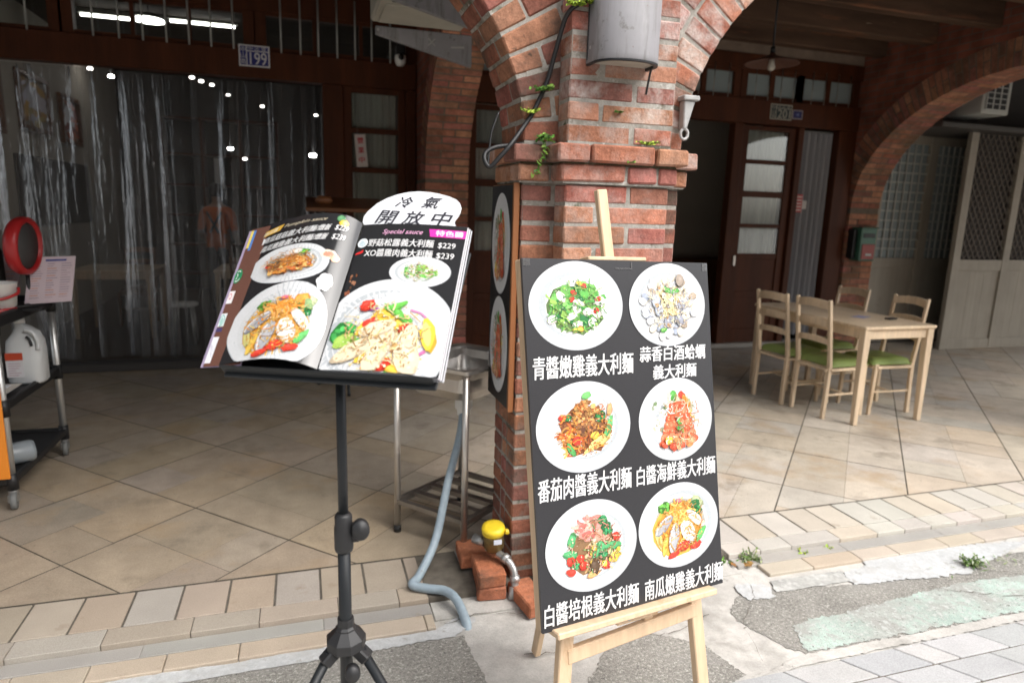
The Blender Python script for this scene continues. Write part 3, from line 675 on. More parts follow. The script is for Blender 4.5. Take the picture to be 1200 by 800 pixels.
# clear plastic curtain: overlapping strips
pc = thing('plastic_curtain', 'clear plastic strip curtain hanging across the whole left shop opening', 'plastic curtain', (-1.6, 6.86, 0))
x = -3.42; k = 0
while x < .16:
    wd = R.uniform(.30,.42); xe = min(x+wd, .195); ph = R.uniform(0,6); ph2 = R.uniform(0,6); y0 = 6.835+(k % 2)*.022; zb = .085+R.uniform(0,.02); nf = R.choice((1,1.5,2,2.5))
    def fn(u, v, x=x, xe=xe, ph=ph, ph2=ph2, y0=y0, zb=zb, nf=nf):
        a = .010+.016*v; return (x+(xe-x)*u+.014*v*sin(ph2+3*v)*sin(pi*u), y0+a*sin(u*nf*2*pi+ph+1.6*v+.7*sin(3*v+ph2))+.003*sin(u*13+ph2+2*v), 2.632+(zb-2.632)*v)
    s_ = MB(); s_.grid(fn, 26, 12); s_.build('curtain_strip', M['film'], pc); x = 9 if xe >= .195 else xe-.05; k += 1
# ------------------------------------------------------------------ middle shop (201)
F2 = thing('shop_front', 'dark wooden shop front with open doorway and paned door behind the wooden table', 'shop front', (4.9, FAC, 0))
for za, zb in ((2.585,2.850), (3.15,3.32)): h = MB(); h.box(1.483, 6.36, 6.68+.02*(za > 3), 6.80, za, zb, .006); h.build('header_beam', M['dark_wood'], F2)
for xa, xb in ((1.485,1.60), (2.25,2.40), (4.655,4.77), (5.52,5.60), (6.10,6.355)): h = MB(); h.box(xa, xb, 6.69, 6.81, 0, 2.583, .006); h.build('post', M['dark_wood'], F2)
h = MB(); h.box(1.6, 6.1, 6.67, 6.83, -.002, .055, .008); h.build('threshold', mat('grey_threshold', (.30,.28,.25), .7), F2)
for xa, xb in ((1.6,3.0), (3.1,4.6), (4.77,5.45), (5.53,6.24)):
    tw = MB(); tw.box(xa, xb, 6.71, 6.78, 2.85, 2.885); tw.box(xa, xb, 6.71, 6.78, 3.12, 3.15); tw.box(xa-.08, xa, 6.70, 6.79, 2.85, 3.15); tw.box(xb, xb+.08, 6.70, 6.79, 2.85, 3.15)
    n_ = 2 if xb-xa < .9 else 4
    for k in range(1, n_): x = xa+(xb-xa)*k/n_; tw.box(x-.03, x+.03, 6.715, 6.775, 2.885, 3.12)
    t_ = tw.build('transom_window', M['dark_wood'], F2); g = MB(); pane(g, xa, xb, 2.885, 3.12, 6.75); g.build('pane', M['frost'], t_)
    nb = int((xb-xa)/.17)
    for k in range(nb): g = MB(); x = xa+(k+.5)*(xb-xa)/nb; g.tube([(x, 6.668, 2.84), (x, 6.668, 3.19)], .005, 8); g.build('window_bar', M['dull_steel'], F2)
rows2 = [(2.20,2.52), (1.845,2.15), (1.47,1.775), (1.125,1.425)]
dd = paned_door(F2, 4.775, 5.515, rows2, 6.75, 1.06, stl=.095)
hd = MB(); hd.box(4.80, 4.83, 6.70, 6.728, .98, 1.10, .004); hd.build('handle', M['steel'], dd)
paned_door(F2, 1.605, 2.245, rows2, 6.75, 1.06)
dc = MB(); pleats(dc, 5.60, 6.10, 6.80, .12, 2.55, 6, .028); tag(dc.build('door_curtain', M['drape']), 'long grey curtain hanging in the doorway right of the paned door', 'curtain')
cr = MB(); cr.tube([(5.60,6.80,2.56), (6.10,6.80,2.56)], .009, 8); tag(cr.build('curtain_rod', M['pale_bar']), 'thin metal rod above the long grey doorway curtain', 'curtain rod')
tg = MB(); tg.box(5.60, 5.70, 6.725, 6.729, 1.62, 1.83, 0, (.45,.05,.05)); tg.box(5.70, 5.765, 6.725, 6.729, 1.66, 1.76, 0, (.5,.47,.44))
for k in range(5): tg.box(5.612, 5.688, 6.7225, 6.7248, 1.64+k*.038, 1.655+k*.038, 0, (.6,.55,.5))
tag(tg.build('door_sticker', M['matte_ink']), 'small red and white paper sticker beside the grey doorway curtain', 'sticker')
# ------------------------------------------------------------------ right shop: gates (203)
F3 = thing('shop_front', 'closed beige panelled front with square glass grid and folding lattice gate', 'shop front', (8.5, FAC, 0))
gx = [6.80, 7.60, 8.22]
g = MB()
for xa, xb in ((6.805,6.90), (7.565,7.70), (8.17,8.25)): g.box(xa, xb, 6.72, 6.80, 0, 2.62, .004)
for xa, xb in ((6.90,7.565), (7.70,8.17)):
    g.box(xa, xb, 6.73, 6.79, .96, 1.09, .003); g.box(xa, xb, 6.75, 6.78, .06, .96); g.box(xa, xb, 6.73, 6.79, 0, .06); g.box(xa, xb, 6.73, 6.79, 2.5, 2.62)
g.build('gate_frame', M['gate'], F3)
for xa, xb, nx in ((6.90,7.565,6), (7.70,8.17,5)):
    q = MB()
    for k in range(1, nx): x = xa+(xb-xa)*k/nx; q.box(x-.009, x+.009, 6.735, 6.752, 1.09, 2.5)
    for k in range(1, 12): z = 1.09+1.41*k/12; q.box(xa, xb, 6.733, 6.750, z-.009, z+.009)
    q.build('window_grid', M['white_metal'], F3); q = MB(); pane(q, xa, xb, 1.09, 2.5, 6.765); q.build('pane', M['frost'], F3)
LY = 6.15
xs = [7.515, 8.33, 9.16, 9.99]
g = MB()
for i, x in enumerate(xs):
    g.box(x, x+.115, LY, LY+.06, 0, 2.66, .004)
    if i < 3:
        a, b = x+.115, xs[i+1]; g.box(a, b, LY+.005, LY+.055, .98, 1.115, .003); g.box(a, b, LY+.025, LY+.045, .12, .98); g.box(a, b, LY+.005, LY+.055, 0, .12, .003); g.box(a, b, LY+.005, LY+.055, 2.60, 2.66)
        for k in (1, 2): xx = a+(b-a)*k/3; g.box(xx-.0015, xx+.0015, LY+.0235, LY+.0255, .12, .98)
g.build('folding_gate', M['gate'], F3)
for i in range(3):
    a, b = xs[i]+.115, xs[i+1]; q = MB(); wd = b-a; s = .085
    for sg in (1, -1):
        n_ = int((1.485/1.55+wd)/s)+2
        for k in range(-n_, n_+2):
            pts = []
            x0_ = a+k*s
            # line x = x0_ + sg*(z-1.115)/1.55
            for z in (1.115, 2.60): pts.append((x0_+sg*(z-1.115)/1.55, z))
            (xa_, za_), (xb_, zb_) = pts
            def atx(x): return za_+(zb_-za_)*(x-xa_)/(xb_-xa_)
            lo, hi = (xa_, xb_) if xa_ < xb_ else (xb_, xa_)
            l2, h2 = max(lo, a), min(hi, b)
            if h2-l2 < .01: continue
            q.bar((l2, LY+.03+sg*.005, atx(l2)), (h2, LY+.03+sg*.005, atx(h2)), .008, .012, (0,1,0))
    q.build('lattice', M['gate_lattice'], F3)
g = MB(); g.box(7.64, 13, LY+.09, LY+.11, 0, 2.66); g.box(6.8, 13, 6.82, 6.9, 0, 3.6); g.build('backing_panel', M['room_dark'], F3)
g = MB(); g.box(6.81, 13, 5.95, 6.72, 2.60, 2.66, .01); g.build('canopy', mat('dark_canopy', (.06,.055,.05), .6), F3)

# ------------------------------------------------------------------ printed dishes and lettering
class Art:
    """flat print laid on a surface fn(a,b,lift)"""
    def __init__(s, mb, fn, cx=0, cy=0, rx=1, ry=1, rot=0., rings=1, lim=None, lift=.0003, seed=1):
        s.mb, s.fn, s.cx, s.cy, s.rx, s.ry, s.rings, s.lim, s.l = mb, fn, cx, cy, rx, ry, rings, lim, lift
        s.c, s.s = cos(rot), sin(rot); s.r = random.Random(seed)
    def p(s, x, y):
        X, Y = x*s.c-y*s.s, x*s.s+y*s.c; a, b = s.cx+s.rx*X, s.cy+s.ry*Y
        if s.lim: a = min(max(a, s.lim[0]), s.lim[1]); b = min(max(b, s.lim[2]), s.lim[3])
        return tuple(s.fn(a, b, s.l))
    def blob(s, x, y, rx, ry, rot, col, seg=10, jag=.12, rings=None):
        rings = rings or s.rings; s.l += .000010; mb = s.mb; b = len(mb.v); c, sn = cos(rot), sin(rot); rad = [1+s.r.uniform(-jag, jag) for _ in range(seg)]
        mb.v.append(s.p(x, y))
        for q in range(1, rings+1):
            for k in range(seg):
                a = 2*pi*k/seg; ex, ey = rx*cos(a)*rad[k]*q/rings, ry*sin(a)*rad[k]*q/rings; mb.v.append(s.p(x+ex*c-ey*sn, y+ex*sn+ey*c))
        for k in range(seg): mb.face((b, b+1+k, b+1+(k+1) % seg), col)
        for q in range(rings-1):
            for k in range(seg):
                k2 = (k+1) % seg; i = b+1+q*seg; mb.face((i+k, i+seg+k, i+seg+k2, i+k2), col)
    def sh(s, x, y, rx, ry, rot, col, seg=10, jag=.15):
        r = s.r; d = tuple(v*.62 for v in col[:3]); h = tuple(min(.85, v*1.18+.03) for v in col[:3]); c, sn = cos(rot), sin(rot)
        s.blob(x+.004, y-.010, rx*.98, ry*.96, rot, d, seg+3, jag*1.4); s.blob(x-.004, y+.008, rx*.93, ry*.92, rot, col, seg+3, jag*1.4); s.blob(x-.2*rx*c, y+.25*ry, rx*.5, ry*.42, rot, tuple((a+b)/2 for a, b in zip(col, h)), 9, .25); s.blob(x-.25*rx*c, y+.34*ry, rx*.26, ry*.22, rot, h, 7, .3)
        for _ in range(7):
            t, q = r.uniform(-.75,.75), r.uniform(-.6,.6); k = r.uniform(.62,1.32); s.blob(x+rx*t*c-ry*q*sn, y+rx*t*sn+ry*q*c, rx*r.uniform(.06,.2), ry*r.uniform(.05,.14), rot+r.uniform(-.4,.4), tuple(min(.85,v*k) for v in col[:3]), 6, .35)
    def rib(s, pts, w, col):
        s.l += .000008; mb = s.mb; b = len(mb.v)
        for i, (x, y) in enumerate(pts):
            x0, y0 = pts[max(i-1,0)]; x1, y1 = pts[min(i+1,len(pts)-1)]; L = sqrt((x1-x0)**2+(y1-y0)**2) or 1; nx, ny = -(y1-y0)/L*w/2, (x1-x0)/L*w/2
            mb.v.append(s.p(x+nx, y+ny)); mb.v.append(s.p(x-nx, y-ny))
        for i in range(len(pts)-1): mb.face((b+2*i, b+2*i+1, b+2*i+3, b+2*i+2), col)
    def noodles(s, x, y, rx, ry, n, cols, w=.022):
        r = s.r
        for i in range(n):
            a0, rr = r.uniform(0, 2*pi), sqrt(r.random()); px, py = x+rx*rr*cos(a0)*.8, y+ry*rr*sin(a0)*.8; R_ = r.uniform(.07,.22); a = r.uniform(0,6.3); sp_ = r.choice((-1,1))*r.uniform(1.2,2.6)
            col = r.choice(cols); k = .7+.5*i/n+r.uniform(-.15,.15)
            s.rib([(px+R_*(cos(a+sp_*t/6)-cos(a+sp_*.5)), py+R_*.8*(sin(a+sp_*t/6)-sin(a+sp_*.5))) for t in range(7)], w*r.uniform(.7,1.2), tuple(min(.85,c*k) for c in col))
    def scatter(s, x, y, rx, ry, n, size, cols, jag=.25, shade=False, asp=(.5,1)):
        r = s.r
        for i in range(n):
            a, q = r.uniform(0, 2*pi), sqrt(r.random()); c = r.choice(cols); k = r.uniform(.75,1.25); z = size*r.uniform(.6,1.3)
            (s.sh if shade else s.blob)(x+rx*q*cos(a), y+ry*q*sin(a), z, z*r.uniform(*asp), r.uniform(0,3.1), tuple(min(.85,v*k) for v in c), 7, jag)
    def tree(s, x, y, rad, col=(.04,.20,.05)):
        r = s.r
        s.blob(x, y, rad, rad*.9, 0, tuple(v*.5 for v in col), 12, .2)
        for i in range(16):
            a, q = r.uniform(0,6.3), rad*.8*sqrt(r.random()); k = r.uniform(.7,1.9); s.blob(x+q*cos(a), y+q*sin(a), rad*.24, rad*.22, 0, tuple(min(.8,v*k) for v in col), 7, .25)
GRN, DGR, LGR = (.10,.36,.07), (.03,.17,.05), (.28,.50,.10); RED, ORG, YEL = (.62,.05,.03), (.72,.26,.04), (.78,.52,.08); CRM, WHT, BRN = (.74,.60,.34), (.78,.74,.68), (.26,.12,.05)
def plate(A, well=.72, shadow=(-.05,.0)):
    A.blob(0, 0, 1.0, 1.0, 0, (.46,.48,.50), 64, 0, max(A.rings, 6)); A.blob(-.008, .012, .982, .982, 0, (.625,.635,.645), 64, 0, max(A.rings, 6))
    A.blob(shadow[0], shadow[1], well, well, 0, (.42,.45,.47), 48, 0, max(A.rings, 5)); A.blob(-shadow[0]*.7, -shadow[1]*.7-.005, well*.965, well*.965, 0, (.60,.61,.615), 48, 0, max(A.rings, 5))
PAL = {'pesto': (GRN,LGR,DGR,(.16,.42,.10),(.22,.36,.12)), 'clam': (CRM,(.80,.68,.40),(.30,.30,.34),(.50,.40,.30),(.66,.66,.64)), 'tomato': (ORG,BRN,(.52,.26,.08),(.62,.16,.05),(.30,.12,.05)), 'seafood': ((.72,.30,.14),(.62,.12,.05),WHT,(.50,.45,.30),(.30,.34,.18)),
       'bacon': ((.62,.24,.19),(.40,.22,.10),(.74,.50,.38),(.14,.34,.12),(.25,.13,.06)), 'pumpkin': (ORG,(.80,.50,.14),(.56,.26,.05),(.72,.36,.08),(.60,.42,.16)), 'chicken': (CRM,(.80,.68,.42),(.60,.42,.20),(.74,.56,.26),(.42,.26,.12)), 'greens': (LGR,GRN,(.62,.56,.34),(.44,.28,.14),WHT), 'orange': (ORG,(.78,.46,.14),(.56,.20,.05),(.40,.14,.04),(.70,.40,.16))}
def dish(A, kind):
    _dish(A, kind); r = A.r; P = PAL[kind]
    # the small stuff of a real dish: strands, herbs, oil glints
    for i in range(170):
        a, q = r.uniform(0,6.3), .60*sqrt(r.random()); x, y = q*cos(a), q*sin(a)-.03; k = r.uniform(.45,1.35); c = tuple(min(.85,v*k) for v in r.choice(P))
        if i % 3 == 0:
            t = r.uniform(0,6.3); L = r.uniform(.04,.13); bnd = r.uniform(-.05,.05); A.rib([(x-L*cos(t), y-L*sin(t)), (x+bnd*sin(t), y-bnd*cos(t)), (x+L*cos(t), y+L*sin(t))], r.uniform(.010,.022), c)
        else: A.blob(x, y, r.uniform(.010,.034), r.uniform(.008,.022), r.uniform(0,3), c, 6, .4)
    for i in range(26):
        a, q = r.uniform(0,6.3), .56*sqrt(r.random()); A.blob(q*cos(a), q*sin(a), r.uniform(.006,.018), .006, r.uniform(0,3), (.84,.82,.78), 5, .4)
    for i in range(22):
        a, q = r.uniform(0,6.3), r.uniform(.55,.72); A.blob(q*cos(a), q*sin(a)-.03, r.uniform(.006,.014), .006, 0, r.choice(P), 5, .4)
def _dish(A, kind):
    r = A.r
    if kind == 'pesto':
        plate(A, .74, (-.07,.01)); A.blob(-.02,-.05,.60,.56,0,(.10,.16,.06),20,.14); A.noodles(-.05,-.08,.66,.60,90,(LGR,GRN,(.22,.36,.10)),.03)
        A.scatter(0,-.02,.56,.52,34,.10,(GRN,(.16,.42,.10),DGR,LGR)); A.scatter(.05,.2,.5,.3,14,.11,(GRN,(.2,.5,.12)),.35)
        for x, y in ((-.36,.15),(-.02,-.05),(.24,-.10),(.42,-.12),(.05,-.42),(-.10,-.25),(.36,-.36),(-.5,-.35),(.46,.16),(.0,.05)): A.sh(x, y, .12, .09, r.uniform(0,3), WHT, 6, .2)
        for x, y in ((-.12,.28),(-.14,.14),(.42,.20),(.40,-.06),(.08,.46),(.1,-.5)): A.sh(x, y, .07, .06, r.uniform(0,3), RED, 7, .2)
        for x, y in ((.0,-.55),(.1,-.52),(-.02,.5)): A.sh(x, y, .07, .05, 0, YEL)
    elif kind == 'clam':
        plate(A, .76, (-.02,.02)); A.noodles(0,.05,.50,.50,50,(CRM,(.80,.68,.40)),.03)
        for i in range(34):
            a = i*2*pi/34*1.0+r.uniform(-.1,.1); q = r.uniform(.48,.72); c = r.choice(((.34,.38,.46),(.52,.56,.64),(.66,.66,.66),(.40,.32,.24),(.70,.62,.50))); A.sh(q*cos(a), q*sin(a)-.05, .12, .085, a+r.uniform(-.5,.5), c, 9, .08)
        A.noodles(.05,.0,.32,.38,60,(CRM,(.80,.70,.42),(.74,.58,.28)),.028)
        for x, y in ((-.25,-.15),(.02,-.40),(.30,-.34),(.30,.0),(.22,.62),(-.35,.05)): A.sh(x, y, .15, .11, r.uniform(.6,2.4), r.choice(((.30,.31,.36),(.44,.48,.56),(.33,.27,.22))), 10, .06)
        A.scatter(0,.0,.6,.55,22,.05,((.45,.28,.14),(.76,.70,.60),(.2,.17,.14)))
        for x in (-.10,.10): A.sh(.02+x,.34,.12,.06,x*4,GRN)
        A.sh(-.10,-.62,.09,.05,.4,GRN)
    elif kind == 'tomato':
        plate(A, .70, (.03,-.02)); A.blob(0,-.05,.52,.56,0,(.20,.07,.03),18,.15); A.noodles(-.25,-.22,.34,.42,60,(ORG,(.60,.14,.04),(.70,.36,.10)),.035)
        A.scatter(.05,.24,.34,.32,130,.05,((.52,.26,.08),(.36,.17,.06),(.62,.38,.14),(.24,.10,.04)),.3); A.scatter(.12,-.05,.30,.16,40,.05,(BRN,(.46,.20,.07),(.12,.05,.03)),.3)
        A.sh(.26,-.38,.36,.10,.55,(.74,.56,.20)); A.sh(.18,-.22,.10,.08,.4,YEL)
        A.sh(.50,-.06,.24,.065,1.15,(.14,.46,.16)); A.sh(-.34,-.44,.18,.06,-1.2,(.10,.36,.10)); A.tree(.32,.18,.13,DGR); A.tree(-.36,.26,.09,DGR); A.sh(.08,.68,.11,.07,.3,(.16,.46,.14))
        A.sh(-.20,-.28,.11,.09,.4,RED); A.sh(-.46,.28,.08,.07,.2,RED); A.sh(.55,.30,.06,.15,-.2,(.70,.34,.16))
    elif kind == 'seafood':
        plate(A, .74, (.0,-.02)); A.scatter(-.1,.1,.58,.50,46,.09,((.62,.62,.58),(.74,.72,.70),(.34,.40,.28),(.55,.50,.36))); A.noodles(.16,.1,.36,.42,40,(CRM,YEL,(.66,.54,.16)),.03)
        A.scatter(-.36,.34,.22,.20,16,.07,(WHT,(.50,.55,.58),(.14,.20,.10))); A.sh(-.04,.58,.09,.13,0,GRN); A.sh(.18,.56,.09,.09,0,RED); A.sh(.30,.40,.06,.20,.5,ORG)
        for x, x2 in ((-.40,-.10),(-.20,-.02),(.02,.06),(.22,.12),(.40,.18)):
            for t in range(7):
                f = t/6; A.sh(x2+(x-x2)*f, .32-.86*f, .10+.02*f, .10, r.uniform(-.3,.3), (.66+.1*(t % 2), .13+.09*(t % 2), .06+.05*(t % 2)), 9, .1)
        A.scatter(0,-.56,.46,.10,22,.09,((.74,.22,.08),(.80,.42,.22),(.66,.10,.05)),.2,True); A.scatter(.05,-.2,.06,.3,12,.05,(BRN,GRN,(.3,.2,.08))); A.sh(-.3,-.46,.1,.1,0,YEL)
    elif kind == 'bacon':
        plate(A, .72, (.03,-.01)); A.blob(0,-.10,.48,.52,0,(.24,.14,.07),18,.16); A.noodles(.06,-.25,.34,.42,60,((.46,.30,.14),(.60,.44,.22),(.30,.17,.08)),.03)
        A.noodles(.0,.38,.34,.28,60,((.70,.30,.26),(.62,.20,.17),(.76,.44,.36)),.05); A.scatter(.02,.36,.28,.22,34,.08,((.70,.28,.24),(.58,.18,.15),(.76,.46,.38)),.3); A.scatter(.25,.14,.14,.16,10,.08,((.72,.36,.26),),.3)
        for x, y, a in ((-.44,.22,1.3),(-.48,-.08,-.4),(.46,-.12,-.3),(.24,-.06,-.4),(.10,-.18,.6)): A.sh(x, y, .17, .085, a, (.10,.40,.16), 10)
        for x, y in ((.26,.50),(.32,.34),(-.42,-.32),(.20,-.28),(.34,.24)): A.tree(x, y, .11, (.04,.24,.09))
        for x, y in ((-.50,-.22),(-.30,-.22),(-.24,-.38),(.24,-.50),(-.52,-.46),(.52,.06)): A.sh(x, y, .10, .09, r.uniform(0,3), RED)
        A.scatter(.2,-.2,.4,.3,12,.06,(CRM,YEL)); A.sh(-.05,-.62,.14,.07,.1,(.74,.40,.16)); A.sh(.42,-.38,.12,.10,.8,YEL); A.sh(.0,-.46,.10,.18,0,(.10,.06,.035))
    elif kind == 'pumpkin':
        plate(A, .78, (.06,.02)); A.blob(.0,-.05,.66,.68,0,(.36,.36,.34),30,.02,max(A.rings,4)); A.blob(-.04,-.09,.63,.64,0,(.74,.40,.07),30,.03,max(A.rings,4)); A.blob(-.04,-.09,.55,.56,0,(.66,.30,.05),26,.05,max(A.rings,4))
        A.tree(-.34,.48,.15,(.10,.30,.05)); A.scatter(.32,.40,.22,.18,10,.13,((.30,.44,.20),(.72,.30,.06),(.46,.52,.30),DGR),.2,True); A.tree(.46,.22,.13,DGR)
        A.sh(-.54,-.2,.07,.26,.15,(.62,.58,.22)); A.sh(-.40,-.38,.06,.28,-.25,(.76,.52,.10))
        A.noodles(.02,.28,.30,.30,70,(ORG,(.80,.50,.14),(.70,.36,.10)),.04); A.scatter(.2,-.1,.3,.3,14,.08,((.72,.36,.08),(.78,.48,.14)))
        for x, y, rx, ry, a, c in ((-.40,.08,.30,.12,.75,(.36,.36,.38)), (-.18,-.28,.36,.13,1.35,(.40,.40,.42)), (.18,-.20,.30,.18,1.9,(.72,.70,.66)), (.40,.06,.32,.11,-.85,(.70,.66,.60))):
            A.sh(x, y, rx, ry, a, c, 14, .05); A.rib([(x+rx*t*cos(a)-ry*.8*(1-t*t)*sin(a), y+rx*t*sin(a)+ry*.8*(1-t*t)*cos(a)) for t in (-.9,-.5,0,.5,.9)], .03, (.78,.76,.72))
        A.sh(.02,-.52,.18,.11,.2,RED); A.sh(-.22,-.66,.14,.07,.3,RED); A.sh(.34,-.58,.16,.08,.3,RED); A.sh(.50,-.34,.22,.07,.9,(.12,.44,.12)); A.sh(.02,.58,.07,.05,0,(.66,.16,.24))
    elif kind == 'chicken':
        plate(A, .80, (-.05,.0)); A.noodles(.02,-.10,.62,.52,150,(CRM,(.80,.68,.42),(.74,.56,.26)),.026); A.scatter(.05,-.1,.6,.5,26,.05,((.50,.30,.12),GRN,(.30,.16,.08)))
        A.tree(-.58,.02,.20,(.06,.34,.08)); A.sh(-.56,-.12,.17,.12,.5,(.34,.52,.10)); A.rib([(-.40,.42),(-.2,.44),(-.05,.40)], .05, (.44,.10,.44)); A.rib([(.35,-.22),(.52,-.28),(.62,-.2)], .05, (.56,.16,.34)); A.rib([(.3,.46),(.45,.42),(.55,.34)], .03, (.62,.22,.40))
        for x, y, a in ((-.10,.38,.7),(.08,.34,-.3),(.18,.20,.5),(-.30,.12,.9),(-.05,.22,.2),(.0,-.42,.3),(-.2,-.32,1.),(.2,-.5,-.4)): A.sh(x, y, .17, .07, a, (.78,.50,.07))
        for x, y in ((-.22,.20),(.30,.14),(.08,-.46),(-.34,.50)): A.sh(x, y, .12, .085, .5, RED); 
        for x, y, a in ((.02,.44,-.6),(.14,.40,-1.),(.10,.50,.5),(.24,.30,-.5)): A.sh(x, y, .15, .055, a, (.14,.46,.08))
        A.sh(.62,.06,.11,.26,.25,(.80,.52,.06)); A.blob(.60,.07,.06,.2,.25,(.82,.64,.2),12,.05)
        for x, y, rx, ry, a in ((-.36,-.26,.36,.13,.62),(-.02,-.26,.42,.15,1.25),(.40,-.34,.30,.18,1.9),(.38,.0,.20,.12,1.6),(-.1,.1,.28,.12,.4)):
            A.sh(x, y, rx, ry, a, (.74,.60,.42), 14, .06)
            for i in range(9): t, q = r.uniform(-.8,.8), r.uniform(-.6,.6); A.blob(x+rx*t*cos(a)-ry*q*sin(a), y+rx*t*sin(a)+ry*q*cos(a), .02, .012, a, (.42,.26,.12), 6)
    elif kind == 'greens':
        plate(A, .78, (-.04,0)); A.noodles(0,0,.55,.50,60,((.62,.62,.30),LGR,(.74,.66,.40)),.035); A.scatter(0,-.05,.55,.45,24,.11,(GRN,(.18,.46,.10),LGR),.2); A.scatter(0,.02,.50,.42,50,.05,((.44,.28,.14),WHT,(.70,.60,.44),(.2,.12,.07)))
    elif kind == 'orange':
        plate(A, .74, (.05,.0)); A.blob(.02,-.02,.60,.60,0,(.30,.30,.27),24,.05,max(A.rings,4)); A.blob(0,-.10,.52,.46,0,(.42,.16,.04),18,.12); A.noodles(.05,.1,.36,.46,70,(ORG,(.78,.46,.14),(.60,.26,.07)),.04); A.scatter(-.05,-.32,.5,.2,40,.08,((.74,.30,.06),(.80,.48,.16),(.58,.16,.05)),.2,True)
        A.sh(-.42,.06,.12,.09,.5,RED); A.tree(.44,.30,.14,(.12,.40,.06)); A.sh(.28,.36,.16,.10,.3,WHT); A.scatter(-.2,0,.3,.3,10,.07,(BRN,(.1,.06,.03)))

# ------------------------------------------------------------------ menu board on its easel
BP, BU, BV = Vector((.516,1.576,1.432)), Vector((.981,.193,-.032)).normalized(), Vector((-.007,.196,.981))
BV = (BV-BU*BV.dot(BU)).normalized(); BN = BU.cross(BV)
Bf = lambda a, b, h=0.: BP+BU*a+BV*b+BN*h
def bbox(mb, a0, a1, b0, b1, h0, h1, bev=.002, col=WHITE, sk=0.):
    mb.hexa([Bf((a1 if c & 1 else a0)+(0 if c & 2 else sk), b1 if c & 2 else b0, h1 if c & 4 else h0) for c in range(8)], bev, col)
board = thing('menu_board', 'black menu board with six white pasta plates resting on the wooden easel', 'menu board', tuple(Bf(.32,-.94)))
mb = MB(); bbox(mb, 0, .62, -.942, 0, -.040, -.003, .003, WHITE, .024); mb.build('panel', M['pine'], board)
mb = MB(); e = .0015; nx, nz = 31, 47
mb.grid(lambda u, v: Bf(-e+(.62+2*e)*u+.024*v, e-(.942+2*e)*v, -.0006+.0006*sin(u*7+v*5)), nx, nz, (.026,.026,.029)); 
for (a, b) in (((0,0),(.62,0)), ((.62,0),(.644,-.942)), ((.644,-.942),(.024,-.942)), ((.024,-.942),(0,0))):      # wrapped edge of the sheet
    mb.hexa([Bf(*(a if not c & 1 else b), (-.010 if c & 2 else -.0012)) + (BN*.0 if not c & 4 else (Bf(*a)-Bf(.322,-.47)).normalized()*.0016) for c in range(8)], 0, (.10,.09,.085))
mb.build('printed_sheet', M['ink'], board)
PL = [(.160,-.119,.147,.116,'pesto'), (.468,-.119,.139,.117,'clam'), (.171,-.435,.149,.119,'tomato'), (.485,-.443,.136,.117,'seafood'), (.183,-.747,.146,.119,'bacon'), (.484,-.743,.148,.119,'pumpkin')]
for i, (a, b, rx, ry, kd) in enumerate(PL):
    mb = MB(); A = Art(mb, Bf, a, b, rx, ry, -.12 if i < 2 else .06, lift=.0008, seed=20+i); dish(A, kd); mb.build('dish_picture', M['ink'], board)
TX = [('青醬嫩雞義大利麵', (.020,-.304,.337,-.247)), ('蒜香白酒蛤蠣', (.360,-.276,.603,-.234)), ('義大利麵', (.405,-.336,.565,-.297)), ('番茄肉醬義大利麵', (.022,-.614,.318,-.556)), ('白醬海鮮義大利麵', (.335,-.614,.628,-.562)), ('白醬培根義大利麵', (.028,-.930,.330,-.874)), ('南瓜嫩雞義大利麵', (.352,-.932,.645,-.876))]
TX[2] = ('義大利麵', (.405,-.326,.566,-.287))
for s_, bx in TX: mb = MB(); put_text(mb, s_, Bf, bx, (.64,.64,.64), .024, .06, lift=.0011); mb.build('caption', M['ink'], board)
# scuffed sticky tape on the upper corners
tape_m = see_through('sticky_tape', (.9,.9,.9), .90, .2, body=(.5,.5,.5))
for a, b, w_, h_ in ((.0,-.018,.022,.018), (.600,-.022,.02,.022), (.285,-.022,.06,.004), (.34,-.022,.004,.02)):
    mb = MB(); mb.poly([Bf(a, b, .0009), Bf(a+w_, b, .0009), Bf(a+w_*.96, b+h_*.98, .0009), Bf(a+w_*.05, b+h_, .0009)]); mb.build('tape', tape_m, board)
easel = thing('easel', 'light pine display easel standing on the kerb in front of the brick pillar', 'easel', (.80, 1.45, ST))
def bbar(name, p, q, wd, dp, up=None, bev=.003):
    m_ = MB(); m_.bar(Bf(*p), Bf(*q), wd, dp, up or BN, bev); return m_.build(name, M['pine'], easel)
bbar('leg', (.238,.0,-.056), (.066,-1.488,-.056), .043, .026); bbar('leg', (.503,.0,-.056), (.615,-1.468,-.056), .043, .026)
bbar('mast', (.405,-1.03,-.058), (.289,.203,-.058), .034, .020)
bbar('top_clip', (.205,.006,-.028), (.402,.008,-.028), .012, .044)
bbar('ledge', (.050,-.9475,-.004), (.592,-.9475,-.004), .017, .070); bbar('crossbar', (.120,-1.046,-.052), (.580,-1.022,-.052), .040, .024)
bbar('ledge_block', (.262,-.972,-.022), (.405,-.972,-.022), .026, .026)
m_ = MB(); m_.bar(Bf(.318,-.06,-.084), (.760,2.011,ST+.004), .034, .024, BU, .003); m_.build('rear_leg', M['pine'], easel)
m_ = MB(); m_.tube([Bf(.30,-.972,-.012), Bf(.30,-.972,-.006)], .006, 8); m_.build('bolt', M['galv'], easel)

